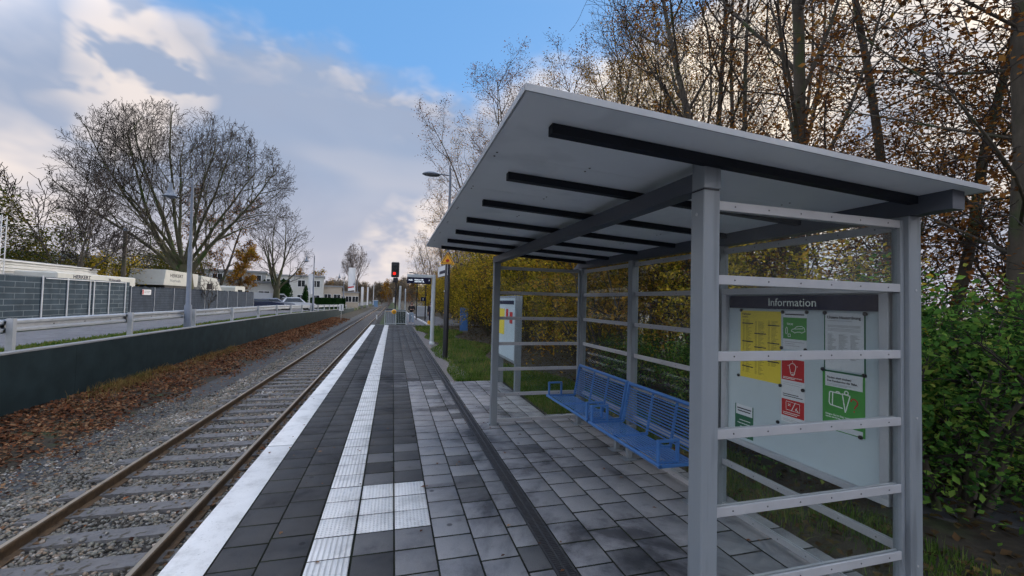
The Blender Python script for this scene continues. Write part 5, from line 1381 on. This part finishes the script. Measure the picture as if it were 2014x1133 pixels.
# cars
def make_car(body, name='car', h=1.45, L=4.3):
    r = empty(name, (0, 0, 0)); w_ = .86
    low = [(-L / 2, .32), (L / 2, .32), (L / 2 + .02, .62), (L / 2 - .15, .84), (L / 2 - 1.0, .96), (-L / 2 + .15, .98), (-L / 2 - .02, .6)]
    q = MB(); q.prism(low, -w_, w_, body, axis='x'); b = q.build('body', r)
    cab = [(-L / 2 + .2, .96), (L / 2 - 1.25, .95), (L / 2 - 1.95, h - .03), (0, h), (-L / 2 + .75, h - .06)]
    q = MB(); n = len(cab); cy = [c[0] for c in cab]; cz = [c[1] for c in cab]
    vs = []
    for s_ in (-1, 1):
        for (a, z) in cab: vs.append((s_ * (w_ - .02 - (z - .95) * .28), a, z))
    q.add(vs, [tuple(range(n))[::-1], tuple(range(n, 2 * n))] + [(i, (i + 1) % n, n + (i + 1) % n, n + i) for i in range(n)], body); q.build('cabin', r)
    q = MB()
    for s_ in (-1, 1):
        g_ = [(-L / 2 + .5, 1.0), (L / 2 - 1.5, 1.0), (L / 2 - 1.98, h - .12), (-L / 2 + .85, h - .14)]
        vs = [(s_ * (w_ - .012 - (z - .95) * .28), a, z) for a, z in g_]; vs += [(s_ * (w_ - .03 - (z - .95) * .28), a, z) for a, z in g_]
        q.add(vs, [(0, 1, 2, 3), (4, 5, 6, 7), (0, 1, 5, 4), (1, 2, 6, 5), (2, 3, 7, 6), (3, 0, 4, 7)], M['wglass'])
    q.build('side_window', r)
    q = MB()
    q.add([(-.62, -L / 2 + .255, 1.02), (.62, -L / 2 + .255, 1.02), (.54, -L / 2 + .66, h - .12), (-.54, -L / 2 + .66, h - .12)], [(0, 1, 2, 3)], M['wglass'], M=Matrix.Translation((0, -.035, 0)))
    q.build('rear_window', r)
    q = MB(); q.add([(-.66, L / 2 - 1.30, 1.0), (.66, L / 2 - 1.30, 1.0), (.56, L / 2 - 1.86, h - .1), (-.56, L / 2 - 1.86, h - .1)], [(0, 1, 2, 3)], M['wglass'], M=Matrix.Translation((0, .035, .012))); q.build('windscreen', r)
    for s_ in (-1, 1):
        MB().box((s_ * .62 - .16, -L / 2 - .03, .74), (s_ * .62 + .16, -L / 2 + .04, .90), M['redp'], bev=.01).build('tail_light', r)
        MB().box((s_ * .62 - .16, L / 2 - .06, .64), (s_ * .62 + .16, L / 2 + .02, .76), M['white'], bev=.01).build('headlight', r)
        for yv in (-L / 2 + .8, L / 2 - .8): wheel(r, s_ * (w_ - .09), yv, .33, .22)
    return r
M['carw'] = flat('white_car_paint', (.62, .65, .70), .25, v=.03, spec=.7); M['cars'] = flat('silver_car_paint', (.30, .33, .40), .28, .4, v=.03); M['card'] = flat('dark_blue_car_paint', (.03, .04, .08), .25, v=.03)
for args in ((M['carw'], 'white car parked at the road side, rightmost of the three', -11.7, 58.5, 62, 1.62), (M['cars'], 'silver car parked behind the guard rail before the round hedge', -13.8, 57.5, 75, 1.45), (M['card'], 'dark blue car leftmost of the parked cars', -14.3, 54.0, 68, 1.3)):
    c = make_car(args[0], 'parked_car', args[5]); c.location = (args[2], args[3], zroad(args[3])); c.rotation_euler = (0, 0, R(-args[4])); tag(c, args[1], 'car', 'cars parked along the road')
vn = empty('van', (-15.2, 62, .2), R(-75), 'white panel van behind the parked cars', 'van')
MB().prism([(-2.4, .35), (2.5, .35), (2.5, 1.0), (1.9, 1.25), (1.2, 2.0), (-2.4, 2.1)], -.95, .95, M['carw'], axis='x').build('body', vn)
MB().prism([(1.25, 1.2), (1.8, 1.25), (1.2, 1.85), (.6, 1.85), (.6, 1.2)], -.957, .957, M['wglass'], axis='x').build('window', vn)
for s_ in (-.8, .8):
    for yv in (-1.6, 1.7): wheel(vn, s_, yv, .34)
# buildings
def building(loc_, rz_, W_, D_, H_, wallm, label, cols, rows, roofm='cope', ww=1.2, wh=1.2, sill=.9):
    r = empty('building', loc_, rz_, label, 'building')
    MB().box((-W_ / 2, 0, -1), (W_ / 2, D_, H_), wallm).build('wall', r)
    MB().box((-W_ / 2 - .2, -.2, H_ + .001), (W_ / 2 + .2, D_ + .2, H_ + .28), M[roofm]).build('roof', r)
    fh = H_ / rows
    for j in range(rows):
        for i in range(cols):
            x = -W_ / 2 + W_ * (i + .5) / cols; z = fh * j + sill
            f = MB(); f.box((x - ww / 2 - .07, -.05, z - .07), (x + ww / 2 + .07, -.001, z + wh + .07), M['white']); fo = f.build('window', r)
            MB().box((x - ww / 2, -.056, z), (x - .03, -.0505, z + wh), M['wglass']).box((x + .03, -.056, z), (x + ww / 2, -.0505, z + wh), M['wglass']).build('pane', fo)
    return r
M['render'] = mat_noise('pale_render', (.46, .46, .43), (.56, .56, .53), .6, .85); M['render3'] = mat_noise('grey_render', (.26, .27, .27), (.33, .34, .34), .6, .85); M['render2'] = mat_noise('beige_render', (.42, .36, .29), (.50, .44, .36), .6, .85); M['rose'] = mat_noise('rose_brick', (.30, .22, .20), (.36, .27, .25), .6, .85)
building((-19.5, 88, .1), R(8), 13, 8, 5.6, M['render'], 'white two-storey building with flat roof behind the parked cars', 5, 2)
building((-13.6, 92, .1), R(8), 7, 7, 3.9, M['render2'], 'beige low building right of the white two-storey one', 4, 1, wh=1.5)
building((-9.6, 101, .1), R(5), 4.2, 6, 2.9, M['render2'], 'small cream building at the end of the hedge', 3, 1, wh=1.2)
building((-26.5, 72, .4), R(14), 15, 8, 5.0, M['render3'], 'large grey two-storey building behind the trees', 6, 2)
building((-36, 52, .4), R(28), 14, 8, 5.0, M['render3'], 'grey building behind the bushes at far left', 6, 2)
building((-19.4, 60.5, .35), R(16), 9, 6, 3.15, M['render'], 'long low white building with flat roof beside the orange tree', 4, 1)
# hedges
def hedge(name, loc_, sx, sy, sz_, n, label, cone=False, ls=(.12, .2)):
    e_ = empty(name, loc_, 0, label, 'hedge' if not cone else 'conifer')
    if cone:
        t = rg.uniform(0, 1, n); a = rg.uniform(0, 6.28, n); rr = np.sin(np.clip(t * .9 + .12, 0, 1) * np.pi) ** .6 * rg.uniform(.8, 1.05, n)
        P_ = np.stack([np.cos(a) * rr * sx, np.sin(a) * rr * sy, t * sz_], 1)
        MB().lathe([(.1, -.2), (sx * .7, sz_ * .3), (sx * .75, sz_ * .6), (.05, sz_ * .93)], M['lf_hedge'], 10).build('inner_foliage', e_)
    else:
        P_ = rg.uniform(-1, 1, (n, 3)); ax = rg.integers(0, 3, n); sg_ = np.where(rg.uniform(0, 1, n) > .5, 1, -1)
        for k in range(3): P_[ax == k, k] = np.where(k == 2, 1, sg_[ax == k]) if k == 2 else sg_[ax == k]
        P_ = P_ * np.array([sx, sy, sz_ / 2]) + np.array([0, 0, sz_ / 2])
        MB().box((-sx * .95, -sy * .9, -.2), (sx * .95, sy * .9, sz_ * .96), M['lf_hedge']).build('inner_foliage', e_)
    v_, f_ = leaves(P_, rg.uniform(*ls, n), 1.2)
    link_mesh('foliage', np_mesh('foliage', v_, [f_], [M['lf_hedge']]), e_)
hedge('hedge', (-10.4, 76, .0), 2.6, .7, 1.75, 5000, 'clipped dark green hedge at the bend of the road')
hedge('round_conifer', (-15.4, 68, .05), 1.25, 1.25, 4.4, 4000, 'broad rounded dark green conifer behind the white van', True)
hedge('round_conifer', (-17.6, 67, .05), .9, .9, 4.1, 3000, 'narrower dark conifer close to the mid bare tree', True)
hedge('slim_conifer', (-11.6, 63.5, .1), .42, .42, 3.5, 1500, 'slim pointed dark conifer right of the parked cars', True, (.08, .13))
hedge('low_hedge', (-17.6, 62.5, .1), 1.6, .5, 1.3, 2000, 'low reddish hedge left of the parked cars')
# flags
def flag(loc_, h, fw, fh, label, red=False):
    e_ = empty('banner_flag', loc_, 0, label, 'flag')
    MB().tube([(0, 0, 0), (0, 0, h)], [.07, .04], M['white'], 8).build('pole', e_)
    vs = []; n = 7; m_ = 16
    for j in range(m_ + 1):
        for i in range(n + 1):
            u = i / n; v = j / m_
            vs.append((-u * fw, .12 * math.sin(u * 5 + v * 3), h - .1 - v * fh - .25 * u * math.sin(v * 2)))
    k = int(m_ * .84)
    q = MB(); q.add(vs, [(j * (n + 1) + i, j * (n + 1) + i + 1, (j + 1) * (n + 1) + i + 1, (j + 1) * (n + 1) + i) for j in range(m_) for i in range(n)], M['white'], smooth=True); q.build('cloth', e_)
    if red:
        q = MB(); q.add([(a, b - .015, c) for a, b, c in vs], [(j * (n + 1) + i, j * (n + 1) + i + 1, (j + 1) * (n + 1) + i + 1, (j + 1) * (n + 1) + i) for j in range(k, k + 1) for i in range(1, n)], M['redp']); q.build('red_band', e_)
    return e_
flag((-12.4, 74, .0), 5.7, .8, 3.2, 'white banner flag before the white two-storey building')
flag((-8.6, 104, -.3), 9.3, 1.5, 5.2, 'tallest white banner flag with a red band, by the far end of the wall', True)
for i, (x, y, h, l) in enumerate(((-7.2, 108, 5.0, 'white totem beside the tall banner flag'), (-6.4, 116, 5.2, 'white totem left of the level crossing'), (-5.2, 122, 6.2, 'slimmest white totem nearest the track'))):
    e_ = empty('totem', (x, y, -.4), 0, l, 'totem', 'white totems')
    MB().box((-.28 + .1 * i, -.12, 0), (.28 - .1 * i, .12, h), M['white'], bev=.03).build('panel', e_); MB().box((-.3, -.14, -.2), (.3, .14, .5), M['concrete']).build('foot', e_)
M['kiosk'] = flat('pale_blue_kiosk', (.16, .28, .45), .6)
bk = empty('blue_kiosk', (-4.9, 128, -.5), 0, 'small light blue cabin by the level crossing', 'cabin')
MB().box((-.7, -.5, 0), (.7, .5, 1.8), M['kiosk'], bev=.04).build('wall', bk); MB().box((-.8, -.6, 1.801), (.8, .6, 1.95), M['white']).build('roof', bk)
# plate sign on the bank
ps = empty('track_sign', (-6.0, 55, zg(-6, 55)), 0, 'small white plate on a post on the leaf bank', 'sign')
MB().tube([(0, 0, -.1), (0, 0, 1.95)], .025, M['galv'], 8).build('post', ps); MB().box((-.26, -.04, 1.2), (.26, -.028, 2.0), M['white']).build('plate', ps); MB().box((-.05, -.046, 1.3), (.05, -.0405, 1.9), M['inkg']).build('mark', ps)

# ------------------------------------------------------------------ beyond the platform end
sgn = empty('rail_signal', (.10, 34, -.3), 0, 'railway light signal showing red above the platform end', 'signal')
MB().tube([(.08, 0, -.5), (.08, 0, 3.75)], .045, M['black'], 8).build('mast', sgn)
MB().box((-.30, -.10, 3.86), (.30, .10, 5.05), M['black'], bev=.10).build('head', sgn)
MB().lathe([(0, 0), (.115, 0), (.12, .02), (.10, .05), (0, .06)], M['redsig'], 18, M=Matrix.Translation((-.06, -.101, 4.15)) @ Matrix.Rotation(R(90), 4, 'X')).build('red_light', sgn)
q = MB()
for x, z in ((-.12, 4.5), (.12, 4.5), (0, 4.78)): q.lathe([(.06, 0), (.085, 0), (.085, .09), (.06, .09)], M['dark'], 12, M=Matrix.Translation((x, -.101, z)) @ Matrix.Rotation(R(90), 4, 'X'))
q.build('lamp_hood', sgn)
MB().box((-.14, -.12, 3.45), (.22, .1, 3.83), M['black'], bev=.03).build('bracket', sgn); MB().box((-.10, -.1, 1.9), (.02, -.06, 2.3), M['white']).build('small_plate', sgn)
cp_ = empty('signal_pole', (.52, 34.2, -.3), 0, 'pale grey pole right beside the red signal', 'pole'); MB().tube([(0, 0, -.3), (0, 0, 3.15)], .09, M['polelt'], 12).build('pole', cp_); MB().lathe([(.095, 3.15), (.06, 3.2), (0, 3.21)], M['polelt'], 12).build('cap', cp_)
cp2 = empty('signal_pole', (.98, 36, -.2), 0, 'thinner pale pole to the right of the signal pole', 'pole'); MB().tube([(0, 0, -.3), (0, 0, 2.9)], .055, M['polelt'], 10).build('pole', cp2); MB().lathe([(.06, 2.9), (.03, 2.94), (0, 2.95)], M['polelt'], 10).build('cap', cp2)
rl = empty('railing', (-.52, 31.86, 0), 0, 'white metal railing across the end of the platform', 'railing')
q = MB(); q.tube([(0, 0, 1.0), (1.5, 0, 1.0)], .024, M['polelt'], 8); q.tube([(0, 0, .1), (1.5, 0, .1)], .02, M['polelt'], 8); q.build('frame', rl)
for x in (0, .75, 1.5): MB().tube([(x, 0, -.1), (x, 0, 1.0)], .024, M['polelt'], 8).build('post', rl)
q = MB()
for i in range(12): q.tube([(.12 + i * .12, 0, .1), (.12 + i * .12, 0, 1.0)], .008, M['polelt'], 6)
q.build('bars', rl)
ws = empty('round_warning_sign', (.10, 31.80, .95), 0, 'round yellow sign with black mark on the white railing', 'sign')
MB().lathe([(0, 0), (.185, 0), (.185, .008), (0, .008)], M['white'], 24, M=Matrix.Rotation(R(90), 4, 'X')).build('plate', ws)
MB().lathe([(0, .0085), (.165, .0085), (.165, .011), (0, .011)], M['ysign'], 24, M=Matrix.Rotation(R(90), 4, 'X')).build('yellow_disc', ws)
MB().prism([(-.018, -.10), (.018, -.10), (.03, .02), (.018, .11), (-.018, .11), (-.03, .02)], -.015, -.0115, M['black']).build('mark', ws)
gp = empty('grit_bin', (-.10, 32.9, -.35), 0, 'dark grit bin with rounded lid behind the railing', 'bin')
MB().box((-.36, -.3, .05), (.36, .3, 1.28), M['post'], bev=.04).build('body', gp)
MB().prism([(-.42, 1.285), (.42, 1.285), (.40, 1.40), (.25, 1.50), (-.25, 1.50), (-.40, 1.40)], -.34, .34, M['dark']).build('lid', gp); MB().box((-.42, -.355, 1.29), (.42, -.342, 1.33), M['ysign']).build('lid_edge', gp)
gd = empty('waste_container', (.62, 33.0, -.25), 0, 'dark green waste container behind the railing', 'bin')
M['dgreen'] = flat('dark_green_plastic', (.012, .03, .025), .5)
MB().prism([(-.28, .08), (.28, .08), (.33, 1.2), (-.33, 1.2)], -.3, .3, M['dgreen']).build('body', gd); MB().box((-.35, -.33, 1.201), (.35, .33, 1.32), M['dgreen'], bev=.05).build('lid', gd)
for s_ in (-.2, .2): wheel(gd, s_, .32, .1, .05)
kb = empty('ramp_kerb', (2.6, 31.85, 0), 0, 'pale kerb edging running away from the platform end', 'kerb')
MB().add([(-.06, 0, -.1), (.06, 0, -.1), (.06, 0, .07), (-.06, 0, .07), (-.80, 29, -.1), (-.68, 29, -.1), (-.68, 29, .09), (-.80, 29, .09)], [(0, 1, 2, 3), (4, 7, 6, 5), (0, 3, 7, 4), (1, 5, 6, 2), (3, 2, 6, 7)], M['white']).build('edging', kb)
for i, (x, y, h, l) in enumerate(((2.12, 40, 4.3, 'thin dark lamp pole left of the two, beyond the platform end'), (2.85, 39, 3.2, 'thin dark pole with small blue platform sign'))):
    e_ = empty('thin_pole', (x, y, 0), 0, l, 'pole')
    MB().tube([(0, 0, -.1), (0, 0, h)], .055, M['black'], 8).build('pole', e_)
    if i == 0:
        MB().tube([(0, 0, 4.2), (-.5, 0, 4.35)], .03, M['black'], 6).build('arm', e_); MB().lathe([(0, .08), (.2, .05), (.25, 0), (0, -.03)], M['dark'], 12, M=Matrix.Translation((-.55, 0, 4.33))).build('lamp_head', e_)
    else:
        MB().box((-.42, -.03, 1.75), (-.05, .03, 2.1), M['navy']).build('platform_sign', e_); text_obj('lettering', '1', .28, M['white'], facing(-.30, -.032, 1.82, '-y'), e_, bold=.006, ext=.001)
cb2 = empty('switch_cabinet', (2.75, 42, 0), 0, 'grey blue switch cabinet between the two walking people', 'cabinet')
MB().box((-.5, -.2, .25), (.5, .2, 1.25), M['polelt'], bev=.02).build('body', cb2); MB().box((-.4, -.207, .32), (-.02, -.2005, 1.15), M['galv']).box((.02, -.207, .32), (.4, -.2005, 1.15), M['galv']).build('door', cb2); MB().box((-.45, -.15, -.1), (.45, .15, .2495), M['concrete']).build('plinth', cb2)
ob = empty('orange_bag', (2.62, 31.95, .02), 0, 'small orange bag on the ground behind the pale column', 'bag')
MB().box((-.1, -.08, 0), (.1, .08, .3), M['ysign'], bev=.04).build('bag', ob)
hk = empty('track_bollard', (-2.05, 60, -.95), 0, 'short white track marker beside the rails', 'marker'); MB().box((-.08, -.08, 0), (.08, .08, .6), M['white'], bev=.02).build('post', hk)

# ------------------------------------------------------------------ people
M['skin'] = flat('skin', (.45, .27, .20), .6, v=.04); M['hair'] = flat('dark_hair', (.02, .014, .01), .7)
M['jacket'] = flat('black_jacket', (.010, .010, .013), .7); M['coat'] = flat('dark_navy_coat', (.012, .011, .03), .75); M['jeans'] = flat('pale_blue_jeans', (.30, .38, .48), .8); M['dtrou'] = flat('dark_trousers', (.015, .015, .02), .8); M['shoe'] = flat('white_shoe', (.6, .6, .6), .6); M['bshoe'] = flat('brown_shoe', (.06, .03, .015), .6)
def skin_mesh(name, nodes, edges, mats, matfn, parent, sub=1):
    me = bpy.data.meshes.new('sk'); me.from_pydata([n_[0] for n_ in nodes], edges, [])
    o = bpy.data.objects.new('sk', me); COL.objects.link(o)
    md = o.modifiers.new('s', 'SKIN'); md.use_smooth_shade = True
    for i, n_ in enumerate(nodes):
        rr = n_[1]; me.skin_vertices[0].data[i].radius = rr if isinstance(rr, tuple) else (rr, rr)
    me.skin_vertices[0].data[0].use_root = True
    sb = o.modifiers.new('b', 'SUBSURF'); sb.levels = sub; sb.render_levels = sub
    dg = bpy.context.evaluated_depsgraph_get(); dg.update()
    nm_ = bpy.data.meshes.new_from_object(o.evaluated_get(dg)); bpy.data.objects.remove(o)
    nm_.materials.clear()
    for m in mats: nm_.materials.append(m)
    for p in nm_.polygons: p.material_index = matfn(p.center); p.use_smooth = True
    nm_.name = name
    return link_mesh(name, nm_, parent)
def person(loc_, rz_, top, legm, shoem, label, stride, coat_len, h=1.68, hold=False):
    r = empty('person', loc_, rz_, label, 'person')
    k = h / 1.75
    def S_(n_): return [((a * k, b * k, c * k), q) for (a, b, c), q in n_]
    s_ = stride
    # pelvis, spine, neck, head / arms / legs (front is -y)
    N = [((0, 0, .95), (.13, .10)), ((0, 0, 1.12), (.12, .09)), ((0, 0, 1.32), (.14, .10)), ((0, 0, 1.44), (.10, .08)), ((0, -.01, 1.51), .052), ((0, -.02, 1.60), (.072, .085)), ((0, -.02, 1.69), (.07, .085)), ((0, -.02, 1.735), .04)]
    Ed = [(0, 1), (1, 2), (2, 3), (3, 4), (4, 5), (5, 6), (6, 7)]
    def chain(start, pts):
        i = start
        for p in pts: N.append(p); Ed.append((i, len(N) - 1)); i = len(N) - 1
        return i
    for sx in (-1, 1):
        if hold: w_ = chain(3, [((sx * .17, 0, 1.41), .055), ((sx * .23, -.02, 1.14), .042), ((sx * .10, -.24, 1.16), .032), ((sx * .05, -.30, 1.17), (.022, .034))])
        else: w_ = chain(3, [((sx * .17, 0, 1.41), .055), ((sx * .22, .03 * sx, 1.13), .042), ((sx * .23, -.05 - .04 * sx, .88), .032), ((sx * .235, -.07 - .04 * sx, .81), (.02, .036))])
        bx_, by_, bz_ = N[w_][0]
        dv = (0, -.5, -.3) if hold else (0, -.15, -1)
        for f_ in range(4):
            o_ = (f_ - 1.5) * .019
            ln = (.055, .065, .06, .05)[f_]
            chain(w_, [((bx_ + dv[0] * .03, by_ + o_ + dv[1] * .04, bz_ + dv[2] * .04), .009), ((bx_ - sx * .01, by_ + o_ + dv[1] * (.04 + ln), bz_ + dv[2] * (.04 + ln)), .008)])
        chain(w_, [((bx_ - sx * .02, by_ - .045, bz_ - .01), .010), ((bx_ - sx * .03, by_ - .06, bz_ - .045), .009)])
        f = s_ * sx
        chain(0, [((sx * .09, -f * .03, .86), (.085, .09)), ((sx * .095, -f * .14 - .02, .50), .058), ((sx * .095, -f * .22 + (.06 if f < 0 else 0), .10), .04), ((sx * .10, -f * .22 - .10, .045), (.042, .035)), ((sx * .10, -f * .22 - .16, .035), .03)])
    body = skin_mesh('body', S_(N), Ed, [M['skin']], lambda c: 0, r)
    # trousers, shoes and jacket follow the same joints, a little wider
    TN = [((0, 0, .98), (.145, .115)), ((0, 0, .88), (.13, .11))]; TE = [(0, 1)]
    for sx in (-1, 1):
        f = s_ * sx; b = len(TN)
        TN += [((sx * .09, -f * .04, .82), (.092, .10)), ((sx * .095, -f * .14 - .02, .50), .078), ((sx * .095, -f * .22 + (.06 if f < 0 else 0), .12), .065)]
        TE += [(1, b), (b, b + 1), (b + 1, b + 2)]
    skin_mesh('trousers', S_(TN), TE, [legm], lambda c: 0, r)
    for sx in (-1, 1):
        f = s_ * sx; y0 = -f * .22 + (.06 if f < 0 else 0)
        skin_mesh('shoe', S_([((sx * .095, y0 + .03, .06), .05), ((sx * .10, -f * .22 - .10, .05), (.05, .042)), ((sx * .10, -f * .22 - .17, .04), .036)]), [(0, 1), (1, 2)], [shoem], lambda c: 0, r)
    JN = [((0, 0, coat_len), (.175, .14)), ((0, 0, 1.12), (.16, .13)), ((0, 0, 1.32), (.18, .135)), ((0, 0, 1.455), (.09, .08)), ((0, -.01, 1.50), .065)]; JE = [(0, 1), (1, 2), (2, 3), (3, 4)]
    for sx in (-1, 1):
        b = len(JN)
        if hold: JN += [((sx * .175, 0, 1.405), .08), ((sx * .245, -.02, 1.14), .068), ((sx * .11, -.225, 1.16), .055)]
        else: JN += [((sx * .175, 0, 1.405), .08), ((sx * .23, .03 * sx, 1.13), .065), ((sx * .235, -.05 - .04 * sx, .90), .052)]
        JE += [(2, b), (b, b + 1), (b + 1, b + 2)]
    skin_mesh('jacket' if coat_len > .8 else 'coat', S_(JN), JE, [top], lambda c: 0, r)
    q = MB(); q.lathe([(0, .13), (.06, .12), (.095, .07), (.103, .0), (.10, -.07), (.085, -.13), (0, -.13)], M['hair'], 14, M=Matrix.Translation((0, .012 * k, 1.665 * k)) @ Matrix.Diagonal((.93, 1.0, 1, 1)))
    hair = q.build('hair', r)
    q = MB()
    for sx in (-1, 1): q.lathe([(0, .012), (.009, .008), (.011, 0), (.009, -.008), (0, -.012)], M['black'], 8, M=Matrix.Translation((sx * .03 * k, -.098 * k, 1.655 * k)))
    q.build('eyes', r)
    MB().lathe([(0, .11), (.07, .06), (.078, 0), (.06, -.07), (.03, -.105), (0, -.11)], M['skin'], 14, M=Matrix.Translation((0, -.030 * k, 1.635 * k)) @ Matrix.Diagonal((.95, .92, 1, 1))).build('face', r)
    MB().prism([(-.012, 1.60 * k), (.012, 1.60 * k), (0, 1.65 * k)], -.125 * k, -.09 * k, M['skin']).box((-.02, -.103 * k, 1.572 * k), (.02, -.09 * k, 1.58 * k), M['redp']).build('nose_and_mouth', r)
    return r
person((1.38, 32.7, .0), R(6), M['jacket'], M['jeans'], M['shoe'], 'person in black jacket and pale blue jeans walking towards the camera', .7, .84, 1.70, True)
person((3.02, 35.1, .0), R(-12), M['coat'], M['dtrou'], M['bshoe'], 'person in long dark navy coat half behind the pale column', .4, .48, 1.68, False)
